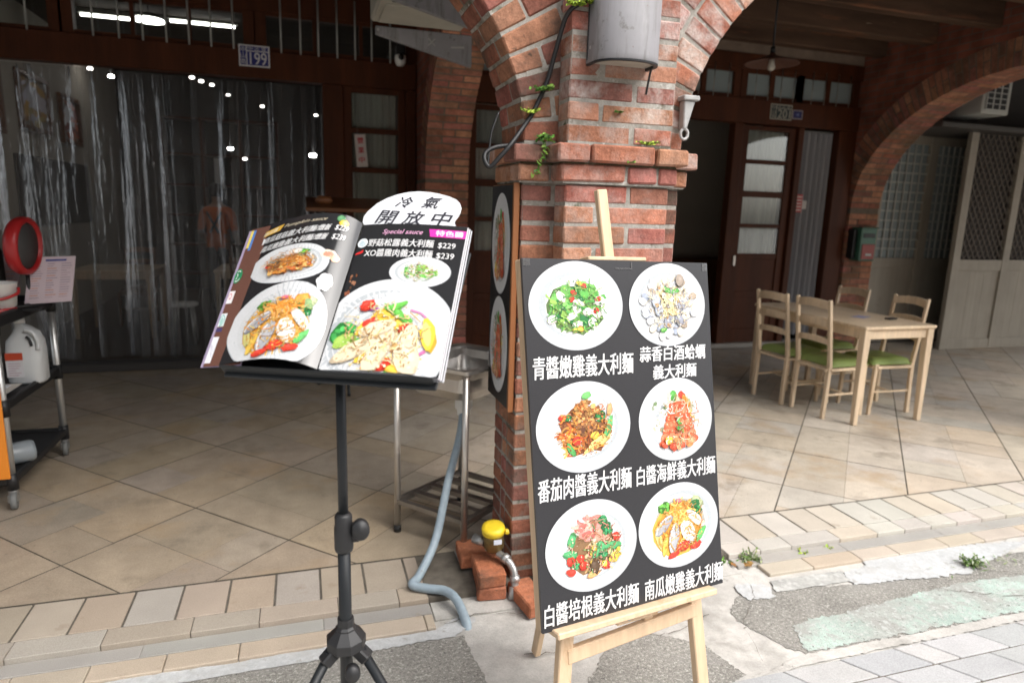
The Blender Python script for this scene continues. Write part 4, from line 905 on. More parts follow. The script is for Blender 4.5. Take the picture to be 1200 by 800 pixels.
# ------------------------------------------------------------------ open menu on its stand
QP, QU, QV = Vector((.014,1.126,1.279)), Vector((.878,-.478,.003)).normalized(), Vector((.336,.622,.707))
QV = (QV-QU*QV.dot(QU)).normalized(); QN = QU.cross(QV)
Qf = lambda a, b, h=0.: QP+QU*a+QV*b+QN*h
PH, PW = .333, .212
def page_r(a, b, h=0.):      # a measured from the spine across the page
    t = max(0, a); return Qf(a-.054*b, b, h+.004*(1-math.exp(-t/.03))-.004+.004*sin(min(t/PW,1)*pi))
_LB = [(0,0), (-.016,.011), (-.038,.0195), (-.066,.0225), (-.098,.018), (-.135,.007), (-.168,-.005), (-.199,-.015)]
_LT = [(0,0), (-.012,.013), (-.030,.0235), (-.058,.0265), (-.098,.0225), (-.145,.010), (-.185,-.003), (-.222,-.018)]
def _cat(L, s):
    n = len(L)-1; x = min(max(s,0),1)*n; i = min(int(x), n-1); f = x-i
    P = [Vector((*L[max(min(k,n),0)],0)) for k in (i-1,i,i+1,i+2)]
    return .5*((2*P[1])+(P[2]-P[0])*f+(2*P[0]-5*P[1]+4*P[2]-P[3])*f*f+(3*P[1]-P[0]-3*P[2]+P[3])*f**3)
def page_l(s, b, h=0.):      # s: 0 at the spine, 1 at the outer edge
    f = b/PH; p = _cat(_LB, s)*(1-f)+_cat(_LT, s)*f; d = _cat(_LB, min(s+.02,1))-_cat(_LB, max(s-.02,0)); nn = Vector((d.y,-d.x,0)).normalized() if d.length > 0 else Vector((0,1,0))
    if nn.y < 0: nn = -nn
    p = p+nn*h; return Qf(p.x-.054*b, b, p.y)
plL = lambda a, b, h=0.: page_l(-a/.21, b, h)          # left page in metres, a negative
book = thing('menu_book', 'open photo menu book with glossy black pages propped on a black stand', 'menu book', tuple(Qf(0,0,-.01)))
BLK = (.020,.020,.022)
mb = MB(); mb.grid(lambda u, v: page_r(PW*u, PH*v), 40, 12, BLK); mb.build('right_page', M['gloss_ink'], book)
mb = MB(); mb.grid(lambda u, v: page_l(u, PH*v), 32, 10, BLK); mb.build('left_page', M['gloss_ink'], book)
mb = MB()
for k in range(1, 6):      # the leaves under the two open pages
    c_ = ((.70,.70,.72),(.30,.28,.30),(.74,.74,.76),(.05,.05,.055),(.70,.70,.74))[k-1]
    mb.grid(lambda u, v: page_r((PW+.0015*k)*u, PH*v-.0004*k, -.0016*k), 16, 4, c_)
mb.build('leaf_block', M['gloss_ink'], book)
mb = MB()
def under(u, v, k=0): return page_l(1.+.10*u, PH*v*.985-.004, -.004)+QU*(-.004)*0
mb.grid(lambda u, v: page_l(.75+.25*u, PH*v*.99-.002, -.0045)+QU*(-.026*u), 10, 8, (.13,.06,.045)); mb.grid(lambda u, v: page_l(.75+.25*u, PH*v*.985-.003, -.0075)+QU*(-.034*u), 10, 8, (.34,.28,.40))
mb.build('tabbed_leaf', M['gloss_ink'], book)
mb = MB()
def tab(u0, u1, v0, v1, col, l=.0):
    global mb
    mb = MB()
    F = lambda u, v: page_l(.75+.25*u, PH*v*.99-.002, -.0041+l)+QU*(-.026*u); mb.grid(lambda u, v: F(u0+(u1-u0)*u, v0+(v1-v0)*v), 4, 4, col); mb.build('coloured_tab', M['gloss_ink'], book)
tab(.90,.99,.84,.985,(.70,.56,.12)); tab(.82,.90,.82,.985,(.10,.22,.52)); tab(.81,1,.42,.51,(.76,.74,.74)); tab(.81,1,.26,.35,(.74,.76,.76)); tab(.81,1,.02,.19,(.72,.72,.76)); tab(.81,1,.225,.25,(.06,.05,.14))
mb = MB()
F_ = lambda a, b, h=0.: page_l(.75+.25*a, PH*b*.99-.002, -.0038+h)+QU*(-.026*a)
A = Art(mb, F_, .90, .62, .125, .055); A.blob(0,0,1,1,0,(.03,.22,.10),28,0); A.blob(0,0,.78,.78,0,(.72,.74,.72),28,0); A.blob(0,0,.66,.66,0,(.03,.20,.09),28,0); A.blob(.2,0,.2,.4,0,(.74,.76,.74),12,.2); mb.build('tab_mark', M['gloss_ink'], book); mb = MB()
A = Art(mb, F_, .91, .465, .07, .034); A.rib([(cos(t)*(.9-.1*t), sin(t)*(.9-.1*t)) for t in [i*.5 for i in range(13)]], .16, (.55,.05,.08)); mb.build('tab_mark', M['gloss_ink'], book); mb = MB()
A = Art(mb, F_, .91, .30, .08, .036); A.rib([(cos(t), sin(t)) for t in [i*.3 for i in range(18)]], .2, (.10,.42,.38)); A.blob(0,-.1,.7,.7,0,(.36,.58,.55),16,0); mb.build('tab_mark', M['gloss_ink'], book); mb = MB()
A = Art(mb, F_, .91, .10, .08, .07); A.rib([(-.8,-.6),(.8,.6)], .08, (.2,.2,.3)); A.rib([(-.8,-.1),(0,.5),(.2,.14)], .06, (.35,.35,.45))
mb.build('tab_mark', M['gloss_ink'], book)
# right page print
def pic(fn, a, b, rx, ry, kd, rot=0., lim=None, rings=2, seed=1, lift=.0004):
    mb = MB(); A = Art(mb, fn, a, b, rx, ry, rot, rings, lim, lift, seed); dish(A, kd); mb.build('dish_picture', M['gloss_ink'], book)
pic(page_r, .103, .072, .126, .124, 'chicken', 0, (.0005,PW-.0005,.0006,PH-.001), 6, 41, .0004); pic(page_r, .140, .216, .058, .036, 'greens', 0, None, 3, 42, .0006)
mb = MB()
def flush(name):
    global mb
    if mb.f: mb.build(name, M['gloss_ink'], book)
    mb = MB()
def line(fn, s_, bx, col=(.64,.64,.64), bold=.018, shear=.0): flush('printed_icon'); put_text(mb, s_, fn, bx, col, bold, shear, lift=.0006); flush('printed_line')
line(page_r, 'Special sauce', (.047,.303,.128,.318), (.72,.38,.56), .006, .3)
tg_ = [(.144,.303),(.2115,.300),(.2115,.321),(.139,.321)]; mb.grid(lambda u, v: page_r((tg_[0][0]*(1-u)+tg_[1][0]*u)*(1-v)+(tg_[3][0]*(1-u)+tg_[2][0]*u)*v, .302+.019*v, .0005), 6, 2, (.68,.04,.36))
flush('printed_tag'); put_text(mb, '特色醬', page_r, (.154,.3045,.207,.3185), (.82,.8,.82), .015, lift=.0009); flush('printed_line')
line(page_r, '野菇松露義大利麵', (.024,.275,.154,.2935)); line(page_r, '$229', (.163,.2735,.196,.2885)); line(page_r, 'XO醬雞肉義大利麵', (.022,.2495,.156,.268)); line(page_r, '$239', (.164,.248,.197,.2635))
A = Art(mb, page_r, .0115, .284, .0105, .0115, lift=.0006); A.blob(0,0,1,1,0,(.70,.74,.76),24,0); A.blob(0,-.05,.7,.7,0,(.46,.56,.60),16,.05); A.rib([(-.6,.2),(.1,.5),(.6,0)], .14, (.8,.82,.82)); A.rib([(-.4,-.4),(.3,-.2)], .14, (.8,.82,.82))
flush('printed_icon'); A = Art(mb, page_r, .0105, .259, .009, .007, .5, lift=.0006); A.blob(0,0,1,.38,0,(.62,.03,.03),12,.05); A.blob(.8,.3,.5,.2,.6,(.62,.03,.03),8,.05)
flush('printed_icon'); A = Art(mb, page_r, .022, .190, .012, .02, lift=.0005); A.scatter(-.6,.1,.6,.9,8,.22,((.20,.07,.03),(.30,.14,.08),(.10,.05,.03))); A.scatter(-.9,-1.2,.4,.5,5,.28,((.26,.09,.05),)); flush('printed_icon')
# left page print
Lq = lambda a: a/.222*.21
pic(plL, -.108, .074, .094, .092, 'pumpkin', .1, (-.2095,-.0005,.0006,PH), 8, 43); pic(plL, -.128, .212, .072, .046, 'orange', .42, None, 5, 44)
mb = MB()
mb.grid(lambda u, v: plL(-.206+.040*u+.006*v, .293+.016*v+.011*u, .0006), 8, 2, (.62,.36,.06)); flush('printed_tag'); put_text(mb, '南瓜醬', plL, ((-.197,.2975),(-.172,.3045),(-.169,.3145),(-.194,.3075)), (.80,.74,.5), .015, lift=.0009)
flush('printed_line'); put_text(mb, 'Pumpkin sauce', plL, ((-.160,.306),(-.092,.312),(-.090,.323),(-.158,.317)), (.60,.52,.38), .0, .35, lift=.0009); flush('printed_line')
for s_, y0, y1 in (('南瓜菇菇義大利麵/燉飯', .276, .292), ('南瓜嫩雞義大利麵/燉飯', .253, .269)): put_text(mb, s_, plL, ((-.192,y0),(-.080,y0+.013),(-.078,y1+.013),(-.190,y1)), (.64,.64,.64), .018, .15, lift=.0009); flush('printed_line')
for y0 in (.286, .263): put_text(mb, '$229' if y0 > .27 else '$239', plL, ((-.070,y0+.004),(-.038,y0+.006),(-.037,y0+.021),(-.069,y0+.019)), (.64,.64,.64), .018, .1, lift=.0009); flush('printed_line')
A = Art(mb, plL, -.197, .284, .008, .009, lift=.0006, rings=2); A.blob(0,0,1,1,0,(.72,.74,.76),20,0)
flush('printed_icon'); A = Art(mb, plL, -.058, .232, .021, .012, lift=.0006, rings=4, seed=9); A.blob(-.2,0,.9,.9,0,(.74,.60,.50),18,.06); A.blob(-.2,0,.6,.6,0,(.66,.24,.16),14,.1); A.blob(.6,-.5,.6,.7,0,(.74,.36,.22),14,.1)
flush('printed_icon'); A = Art(mb, plL, -.050, .170, .019, .020, lift=.0006, rings=4, seed=10)
for k in range(6): A.blob(.55*cos(k*1.047), .55*sin(k*1.047), .48, .46, 0, (.80,.80,.79), 12, .05)
A.blob(0,0,.4,.4,0,(.76,.75,.70),10,.1)
flush('printed_icon'); A = Art(mb, plL, -.056, .316, .017, .013, lift=.0006, rings=4, seed=11); A.sh(-.4,.4,.6,.6,0,(.10,.26,.12)); A.sh(.25,-.3,.75,.65,0,(.76,.44,.06)); A.blob(.25,-.3,.4,.35,0,(.80,.58,.16),10,.1); flush('printed_icon')
# the stand
SX, SY = .056, 1.215
stand = thing('menu_stand', 'black tripod menu stand on a telescopic pole carrying the open menu book', 'stand', (SX, SY, ST))
m_ = MB(); m_.hexa([Qf(.207 if c & 1 else -.185, .285 if c & 2 else -.012, (-.016 if c & 4 else -.022)-(0 if c & 1 else .012)) for c in range(8)], .002)
m_.hexa([Qf(.203 if c & 1 else -.188, .0 if c & 2 else -.005, (.006 if c & 4 else -.020)-(0 if c & 1 else .013)) for c in range(8)], .004); m_.build('desk', M['black_metal'], stand)
m_ = MB(); m_.bar(Qf(.03,.10,-.03), (SX,SY,1.27), .05, .03, (1,0,0), .004); m_.tube([Qf(-.02,.09,-.035), Qf(.09,.09,-.035)], .012, 12); m_.build('tilt_bracket', M['black_metal'], stand)
m_ = MB(); m_.tube([(SX,SY,1.29), (SX,SY,.93)], .0093, 16); m_.build('upper_tube', M['black_metal'], stand)
m_ = MB(); m_.tube([(SX,SY,.945), (SX,SY,.52)], .0122, 16); m_.build('lower_tube', M['black_metal'], stand)
m_ = MB(); m_.lathe([(.0,.0),(.0165,.0),(.018,.006),(.018,.05),(.0165,.056),(.0165,.072),(.012,.078),(0,.078)], (SX,SY,.897), 20); m_.box(SX+.012, SX+.03, SY-.011, SY+.011, .915, .95, .003); m_.build('collar', M['black'], stand)
def knob(c, ax, r=.0165):
    m_ = MB(); m_.lathe([(0,-.012),(r*.6,-.012),(r*.62,-.004),(r,-.002),(r*1.02,.008),(r*.85,.014),(0,.016)], c, 18, ax, sx=1.0, sy=1.25); return m_.build('knob', M['black'], stand)
knob((SX+.031,SY-.014,.945), (-.1,-1,.15)); knob((SX+.010,SY-.034,.655), (-.1,-1,.1), .0145)
m_ = MB(); m_.lathe([(0,.064),(.0155,.064),(.0165,.060),(.0165,.048),(.0165,.047),(.0205,.043),(.0205,.040),(.034,.027),(.0385,.022),(.0390,.020),(.0390,.004),(.0375,.001),(.030,-.002),(.016,-.003),(0,-.003)], (SX,SY,.690), 9); hb = m_.build('hub', M['black'], stand); hb.data.polygons.foreach_set('use_smooth', [False]*len(hb.data.polygons))
m_ = MB(); m_.tube([(SX,SY,.68), (SX,SY,.42)], .0115, 14); m_.lathe([(.0,0),(.016,0),(.017,.03),(.0,.032)], (SX,SY,.44), 14); m_.build('centre_column', M['black_metal'], stand)
for az in (198, -28, 85):
    dx, dy = cos(radians(az)), sin(radians(az)); m_ = MB(); m_.bar((SX+dx*.020,SY+dy*.020,.692), (SX+dx*.046,SY+dy*.046,.670), .026, .024, (0,0,1), .003); m_.build('leg_joint', M['black'], stand); m_ = MB(); m_.tube([(SX+dx*.032,SY+dy*.032,.688), (SX+dx*.46,SY+dy*.46,ST+.02)], .0098, 12)
    lg = m_.build('leg', M['black_metal'], stand); q = MB(); q.tube([(SX+dx*.435,SY+dy*.435,ST+.058), (SX+dx*.468,SY+dy*.468,ST+.006)], .0135, 12); q.build('rubber_foot', M['rubber'], lg)
    q = MB(); q.bar((SX+dx*.24,SY+dy*.24,.375), (SX+dx*.014,SY+dy*.014,.455), .014, .006, (0,0,1), .001); q.build('brace', M['black_metal'], stand)
# oval notice behind the book
sg = thing('oval_notice', 'white oval card with black brush lettering standing behind the open menu', 'sign', tuple(Qf(.08,.34,-.04)))
So = lambda a, b, h=0.: Qf(a-.0128, b+.031, -.025+h)
op = [(-.022,.330),(-.024,.345),(-.020,.360),(-.006,.384),(.012,.400),(.031,.411),(.052,.418),(.074,.421),(.098,.4195),(.120,.415),(.142,.408),(.158,.400),(.168,.390),(.173,.379),(.1735,.366),(.171,.354),(.1675,.345),(.167,.338),(.173,.328),(.150,.300),(.0,.300)]
m_ = MB(); m_.plate([So(a,b) for a, b in op], .004, QN, (.64,.655,.68)); m_.build('card', M['matte_ink'], sg)
m_ = MB(); put_text(m_, '冷', So, ((.034,.374),(.066,.372),(.072,.402),(.040,.404)), (.02,.02,.03), .012, .1, lift=.001); put_text(m_, '氣', So, ((.090,.374),(.124,.372),(.130,.404),(.096,.405)), (.02,.02,.03), .012, .1, lift=.001)
for i, ch in enumerate('開放中'): x = (.004,.060,.118)[i]; put_text(m_, ch, So, ((x,.328),(x+.040,.326),(x+.045,.362),(x+.005,.364)), (.02,.02,.03), .014, .08, lift=.001)
m_.build('lettering', M['matte_ink'], sg)
m_ = MB(); m_.bar(So(.07,.33,-.008), So(.07,.12,-.012), .02, .004, QN); m_.build('prop', M['black'], sg)

# ------------------------------------------------------------------ picture panel on the pillar's side
pp = thing('picture_panel', 'tall narrow framed panel with two plates hung on the left side of the pillar', 'picture panel', (.785, 2.64, .74))
Pf = lambda a, b, h=0.: Vector((.772-h, 2.795-a, .745+b))
m_ = MB(); m_.box(.7735, .797, 2.484, 2.795, .745, 1.648, .002); m_.build('backing', M['orange_wood'], pp)
m_ = MB(); m_.poly([Pf(.004,.004,.0002), Pf(.296,.004,.0002), Pf(.296,.899,.0002), Pf(.004,.899,.0002)], (.012,.012,.013)); m_.build('printed_sheet', M['ink'], pp)
for b, kd, sd in ((.665,'seafood',51), (.245,'seafood',52)): m_ = MB(); dish(Art(m_, Pf, .152, b, .130, .205, 0, lift=.0008, seed=sd), kd); m_.build('dish_picture', M['ink'], pp)
m_ = MB(); m_.box(.771, .793, 2.478, 2.496, .74, 1.652, .002); m_.build('frame_edge', M['orange_wood'], pp)

# ------------------------------------------------------------------ sink, hose, tap, bricks
SC = Vector((.7095,2.995,0)); s1 = Vector((.259,-.299,0)); s2 = Vector((.374,.272,0)); s1n, s2n = s1.normalized(), s2.normalized()
sink = thing('sink', 'free-standing stainless steel sink on square legs beside the brick pillar', 'sink', (.7095, 2.995, 0))
Kf = lambda p, q, z: SC+s1n*p+s2n*q+Vector((0,0,z))
L1, L2 = s1.length/2, s2.length/2
for p, q in ((-1,-1),(1,-1),(1,1),(-1,1)):
    c = Kf(p*(L1-.0), q*(L2-.0), 0); lg = MB(); lg.tube([c+Vector((0,0,.03)), c+Vector((0,0,.846))], .0155, 4 if 0 else 14); l_ = lg.build('leg', M['steel'], sink)
    lg = MB(); lg.tube([c, c+Vector((0,0,.035))], .0175, 14); lg.build('rubber_foot', M['rubber'], l_)
m_ = MB()
def ringq(p, q, z, r=.05, n=5):
    out = []
    for cx, cy_, a0 in ((p-r,q-r,0), (-p+r,q-r,90), (-p+r,-q+r,180), (p-r,-q+r,270)):
        for k in range(n+1): a = radians(a0+90*k/n); out.append(Kf(cx+r*cos(a), cy_+r*sin(a), z))
    return out
prof = [(L1+.022,L2+.022,.846,.012),(L1+.024,L2+.024,.862,.012),(L1+.018,L2+.018,.865,.012),(L1-.006,L2-.006,.860,.03),(L1-.020,L2-.020,.755,.05),(L1-.05,L2-.05,.715,.06),(.02,.02,.705,.018)]
outer = [(L1+.022,L2+.022,.846,.012),(L1-.012,L2-.012,.845,.03),(L1-.015,L2-.015,.750,.045),(L1-.045,L2-.045,.705,.06),(.02,.02,.692,.018)]
for P_ in (prof, outer):
    b = len(m_.v)
    for t in P_: m_.v += [tuple(x) for x in ringq(*t)]
    n = 24
    for i in range(len(P_)-1):
        for k in range(n): f = (b+i*n+k, b+i*n+(k+1) % n, b+(i+1)*n+(k+1) % n, b+(i+1)*n+k); m_.face(f, WHITE, 0, i not in (0,1,2))
m_.build('basin', M['steel'], sink)
m_ = MB()
zs = .16
for p in (-1,1): m_.bar(Kf(p*L1,-L2,zs), Kf(p*L1,L2,zs), .028, .025)
for q in (-1,-.5,0,.5,1): m_.bar(Kf(-L1,q*L2,zs+.002*(abs(q) < 1)), Kf(L1,q*L2,zs+.002*(abs(q) < 1)), .034 if abs(q) < 1 else .026, .022)
m_.build('rack', M['dull_steel'], sink)
m_ = MB(); m_.lathe([(.0,.70),(.042,.70),(.042,.61),(.032,.60),(.030,.575),(.022,.57),(0,.57)], Kf(0,0,0), 20); m_.build('drain_trap', M['white_plastic'], sink)
hz = MB()
def catm(P, n=8):
    P = [Vector(p) for p in P]; out = []
    for i in range(len(P)-1):
        a, b, c, d = P[max(i-1,0)], P[i], P[i+1], P[min(i+2,len(P)-1)]
        for k in range(n):
            f = k/n; out.append(.5*((2*b)+(c-a)*f+(2*a-5*b+4*c-d)*f*f+(3*b-a-3*c+d)*f**3))
    return out+[P[-1]]
hz.tube(catm([(.708,2.99,.60), (.672,2.92,.48), (.590,2.775,.33), (.515,2.665,.12), (.425,2.545,.030), (.385,2.490,.022), (.44,2.455,.016), (.505,2.415,.020), (.540,2.350,.014), (.556,2.26,-.02), (.558,2.22,-.06)], 8), .0185, 14)
tag(hz.build('drain_hose', M['hose']), 'blue-grey drain hose running from the steel sink to a hole in the kerb', 'hose')
tray = MB(); tray.hexa([Kf(.05+(.09 if c & 1 else 0), .10+(.045 if c & 2 else 0), .869+(.012 if c & 4 else 0)) for c in range(8)], .005); tag(tray.build('soap_bar', M['white_plastic']), 'small white soap bar lying on the rim of the steel sink', 'soap')
wt = thing('water_meter', 'yellow-capped brass water meter on a grey bent pipe at the foot of the pillar', 'water meter', (.745, 2.46, ST))
m_ = MB(); m_.lathe([(0,.005),(.034,.005),(.042,.02),(.044,.075),(.040,.085),(0,.088)], (.736,2.50,.125), 20, (-.10,-.10,1)); m_.build('body', M['brass'], wt)
m_ = MB(); m_.lathe([(.045,.0),(.049,.002),(.050,.020),(.047,.030),(.030,.034),(0,.034)], (.728,2.492,.212), 24, (-.10,-.18,1)); m_.box(.768, .786, 2.45, 2.47, .215, .235, .004); m_.build('cap', M['yellow'], wt)
m_ = MB(); m_.hexa([Vector((.716,2.4365,.182))+Vector((.034 if c & 1 else 0, (.001 if not c & 2 else .004)-.002*0, .020 if c & 4 else 0)) for c in range(8)], 0, (.62,.66,.74)); m_.build('label_plate', M['matte_ink'], wt)
m_ = MB(); pth = catm([(.745,2.47,.125), (.772,2.425,.115), (.790,2.395,.085), (.792,2.375,.03), (.780,2.36,-.06)], 6); m_.tube(pth, .0155, 14)
for i in (5, 16): m_.tube([pth[i]-(pth[i+1]-pth[i-1]).normalized()*.012, pth[i]+(pth[i+1]-pth[i-1]).normalized()*.012], .0215, 12)
m_.tube([(.789,2.372,.02), (.780,2.362,-.03)], .021, 12); m_.build('pipe', M['galv'], wt)
m_ = MB(); m_.tube([(.66,2.56,.16), (.70,2.52,.155)], .020, 12); m_.build('union_nut', M['galv'], wt)
RB = [(.42,.150,.075), (.44,.165,.085), (.39,.140,.075)]
def loose(c, rz, z, label, i, sx=.115, sy=.20):
    b = MB(); Mx = Matrix.Rotation(rz, 3, 'Z')
    b.hexa([Vector((*c,z))+Mx @ Vector((sx/2 if q & 1 else -sx/2, sy/2 if q & 2 else -sy/2, .058 if q & 4 else 0)) for q in range(8)], .006, (*RB[i],.05), 0, .003)
    tag(b.build('brick', M['brick']), label, 'brick', 'loose bricks round the foot of the pillar')
loose((.705,2.47), -.12, ST+.001, 'orange brick lying flat at the bottom of the short stack by the water meter', 2)
loose((.700,2.468), -.07, ST+.061, 'bright orange brick on top of the short stack by the water meter', 0)
loose((.672,2.645), -.05, ST+.041, 'orange brick lying behind the short stack, under the yellow cap', 1, .115, .15)
loose((.835,2.315), .15, ST+.001, 'orange brick half hidden behind the left edge of the menu board', 0, .10, .20)

# ------------------------------------------------------------------ things fixed to the brickwork
wl = thing('wall_lamp', 'grey metal downlight with curved front fixed high on the brick pillar', 'wall lamp', (1.115, QY0, 2.06))
x0, x1, z0, z1, yb, yf = .990, 1.238, 2.072, 2.44, QY0-.004, QY0-.155
def lampsec(k, n=20):
    t = k/n; a = pi*t; return ((x0+x1)/2-(x1-x0)/2*cos(a)*(1 if 1 else 0), yb-.045-(yb-.045-yf)*sin(a)**.8)
m_ = MB(); pts = [(x0,yb)]+[lampsec(k) for k in range(21)]+[(x1,yb)]; b = len(m_.v)
for zz, s in ((z0,1),(z0+.004,1.012),(z0+.02,1.),(z1,1.)):
    for x, y in pts: m_.v.append(((x0+x1)/2+(x-(x0+x1)/2)*s, yb+(y-yb)*s, zz))
n = len(pts)
for i in range(3):
    for k in range(n-1): m_.face((b+i*n+k, b+i*n+k+1, b+(i+1)*n+k+1, b+(i+1)*n+k), WHITE, 0, True)
m_.face([b+3*n+k for k in range(n)]); m_.build('housing', M['grey_metal'], wl)
m_ = MB(); q = [((x0+x1)/2+(x-(x0+x1)/2)*.93, yb-.02+(y-yb+.02)*.92, z0+.004) for x, y in pts]; m_.poly(q); m_.build('diffuser', M['opal'], wl)
m_ = MB()
for (xa, ya), (xb, yb_) in zip(pts, pts[1:]):
    cx_ = (x0+x1)/2; m_.hexa([((xa if c & 1 else xb) if not c & 2 else cx_+((xa if c & 1 else xb)-cx_)*.90, (ya if c & 1 else yb_) if not c & 2 else yb-.02+((ya if c & 1 else yb_)-yb+.02)*.88, z0+(.006 if c & 4 else -.006)) for c in range(8)])
m_.build('rim', M['black_metal'], wl)
m_ = MB(); m_.box(x0-.0015, x1+.0015, yb-.012, yb-.004, z0+.01, z1, .001); m_.build('back_plate', M['black_metal'], wl)
for px_, pz_ in ((x0+.004, z0+.05), (x0+.004, z0+.27)): m_ = MB(); m_.lathe([(0,.003),(.006,.002),(.007,0)], (px_-.003, yb-.03, pz_), 10, (-1,0,0)); m_.build('screw', M['galv'], wl)
m_ = MB(); m_.tube(catm([(1.226,2.30,2.085), (1.228,2.32,2.04), (1.232,2.345,1.985)], 4), .0045, 8); m_.build('wire_tail', M['cable'], wl)
m_ = MB(); m_.tube(catm([(1.02,2.345,2.30), (.96,2.346,2.272), (.918,2.38,2.235), (.898,2.43,2.12), (.878,2.452,2.02), (.832,2.455,1.915), (.795,2.45,1.858), (.735,2.42,1.785), (.694,2.42,1.738), (.660,2.43,1.702), (.642,2.44,1.725), (.648,2.45,1.752), (.680,2.455,1.772), (.72,2.46,1.781), (.79,2.462,1.79)], 8), .0085, 10)
m_.tube(catm([(.655,2.44,1.70), (.662,2.452,1.76), (.672,2.46,1.83), (.700,2.47,1.90)], 6), .004, 8)
tag(m_.build('electric_cable', M['cable']), 'black electric cable sagging down the pillar beside the left arch, looped at its end', 'cable')
br = thing('wall_bracket', 'small whitewashed metal bracket on the right edge of the pillar under the right arch', 'bracket', (1.48, 2.47, 1.87))
m_ = MB(); m_.box(1.440, 1.512, 2.42, 2.50, 1.993, 2.012, .004); m_.hexa([((1.498 if c & 4 else 1.468) if c & 1 else (1.448 if c & 4 else 1.452), 2.47 if c & 2 else 2.43, 1.993 if c & 4 else 1.885) for c in range(8)], .004); m_.build('plate', M['lime'], br)
m_ = MB(); m_.tube([(1.462+.017*cos(a), 2.44, 1.866+.02*sin(a)) for a in [k*2*pi/14 for k in range(15)]], .006, 8, False); m_.build('ring', M['lime'], br)
# air conditioner hung on the party wall
ac = thing('air_conditioner', 'beige outdoor air-conditioner unit on grey brackets above the left bay', 'air conditioner', (.75, 4.1, 2.68))
m_ = MB(); m_.box(.425, 1.00, 3.66, 4.43, 2.650, 3.20, .015); m_.build('casing', M['ac_beige'], ac)
m_ = MB(); m_.box(.47, .98, 4.02, 4.40, 2.6425, 2.6495, .003); m_.build('base_tray', M['ac_beige'], ac)
for i in range(4): m_ = MB(); m_.box(.50, .96, 3.72+.07*i, 3.75+.07*i, 2.644, 2.6495); m_.build('base_slot', M['black'], ac)
m_ = MB(); m_.lathe([(.20,0),(.20,.012),(.0,.013)], (.422,4.05,2.98), 28, (-1,0,0)); m_.build('fan_grille', M['black'], ac)
for by in (4.46, 3.70):
    m_ = MB(); m_.hexa([((1.072 if c & 1 else .46), by+(.035 if c & 2 else 0), ((2.640) if c & 4 else (2.445 if c & 1 else 2.590))) for c in range(8)], .004); k_ = m_.build('bracket', M['grey_metal'], ac)
    if by > 4:
        for a in (.785, -.785): q = MB(); q.bar((.81-.03*cos(a), by-.0015, 2.575-.03*sin(a)), (.81+.03*cos(a), by-.0015, 2.575+.03*sin(a)), .007, .003, (0,1,0)); q.build('pressed_slot', M['pale_bar'], k_)
        q = MB(); q.bar((.935,by-.0015,2.555), (1.02,by-.0015,2.562), .012, .003, (0,1,0)); q.build('pressed_slot', M['pale_bar'], k_)
        q = MB(); q.tube([(.475,by-.008,2.615), (.475,by+.05,2.615)], .008, 8); q.build('bolt', M['galv'], k_)
cm = thing('security_camera', 'small white dome security camera on the dark header beam, just below the air conditioner', 'camera', (.905, 6.60, 2.86))
m_ = MB(); m_.box(.865, .945, 6.57, 6.68, 2.93, 3.01, .008); m_.build('mount', M['black'], cm)
m_ = MB(); m_.lathe([(.0,-.10),(.033,-.092),(.050,-.066),(.054,-.024),(.05,.0),(0,.004)], (.905,6.60,2.925), 20); m_.build('housing', M['white_plastic'], cm)
m_ = MB(); m_.lathe([(.026,0),(.026,.006),(0,.007)], (.905,6.548,2.90), 16, (.05,-1,-.1)); m_.build('lens', M['black'], cm)
# number plates
def numplate(label, x0, x1, z0, z1, num, small_l, small_t, blue, base):
    t = thing('number_plate', label, 'house number', ((x0+x1)/2, 6.675, z0)); y = 6.672
    m_ = MB(); m_.box(x0, x1, y, y+.006, z0, z1, .001, base); m_.box(x0+.012, x1-.012, y-.001, y, z0+.012, z1-.012, 0, blue)
    xl = x0+(x1-x0)*.24; zt = z1-(z1-z0)*.30; m_.box(xl, xl+.008, y-.0018, y-.0011, z0+.01, z1-.01, 0, base); m_.box(xl, x1-.01, y-.0018, y-.0011, zt, zt+.008, 0, base)
    m_.build('plate', M['matte_ink'], t); f = lambda a, b, h=0.: Vector((a, y-.0022-h, b)); m_ = MB()
    w_ = xl-x0-.016; n = len(small_l)
    put_text(m_, num, f, (xl+.030, z0+.018, x1-.026, zt-.006), base, .02); hh = (z1-z0-.03)/n
    for i, ch in enumerate(small_l): put_text(m_, ch, f, (x0+.017, z1-.018-(i+.88)*hh, x0+.012+w_, z1-.018-i*hh), base, .0)
    w2 = (x1-.016-xl-.012)/len(small_t)
    for i, ch in enumerate(small_t): put_text(m_, ch, f, (xl+.014+i*w2, zt+.012, xl+.010+(i+.85)*w2, z1-.015), base, .0)
    m_.build('digits', M['matte_ink'], t); return t
numplate('blue and white house number plate 199 on the beam over the plastic curtain', -.503, -.246, 2.725, 2.905, '199', '中山路', '中正里', (.018,.022,.17), (.66,.65,.66))
numplate('worn dark house number plate 201 on the beam over the paned door', 5.085, 5.378, 2.645, 2.812, '201', '中山路', '中正里', (.02,.035,.035), (.36,.34,.28))
m_ = MB(); m_.box(5.388, 5.528, 6.674, 6.679, 2.665, 2.765, .001, (.30,.27,.28)); m_.box(5.40, 5.516, 6.6725, 6.6735, 2.676, 2.754, 0, (.02,.02,.10))
A = Art(m_, lambda a, b, h=0.: Vector((a, 6.6722-h, b)), 5.458, 2.713, .03, .022); A.blob(0,0,1,1,0,(.05,.07,.22),12,.2); A.blob(.1,.1,.4,.4,0,(.2,.22,.34),8,.2)
tag(m_.build('blue_plaque', M['matte_ink']), 'small dark blue plaque right next to the number plate 201', 'plaque')
hp = thing('hanging_card', 'white paper card with three red characters hanging in the paned door left of the pillar', 'sign', (.535, 6.70, 1.90))
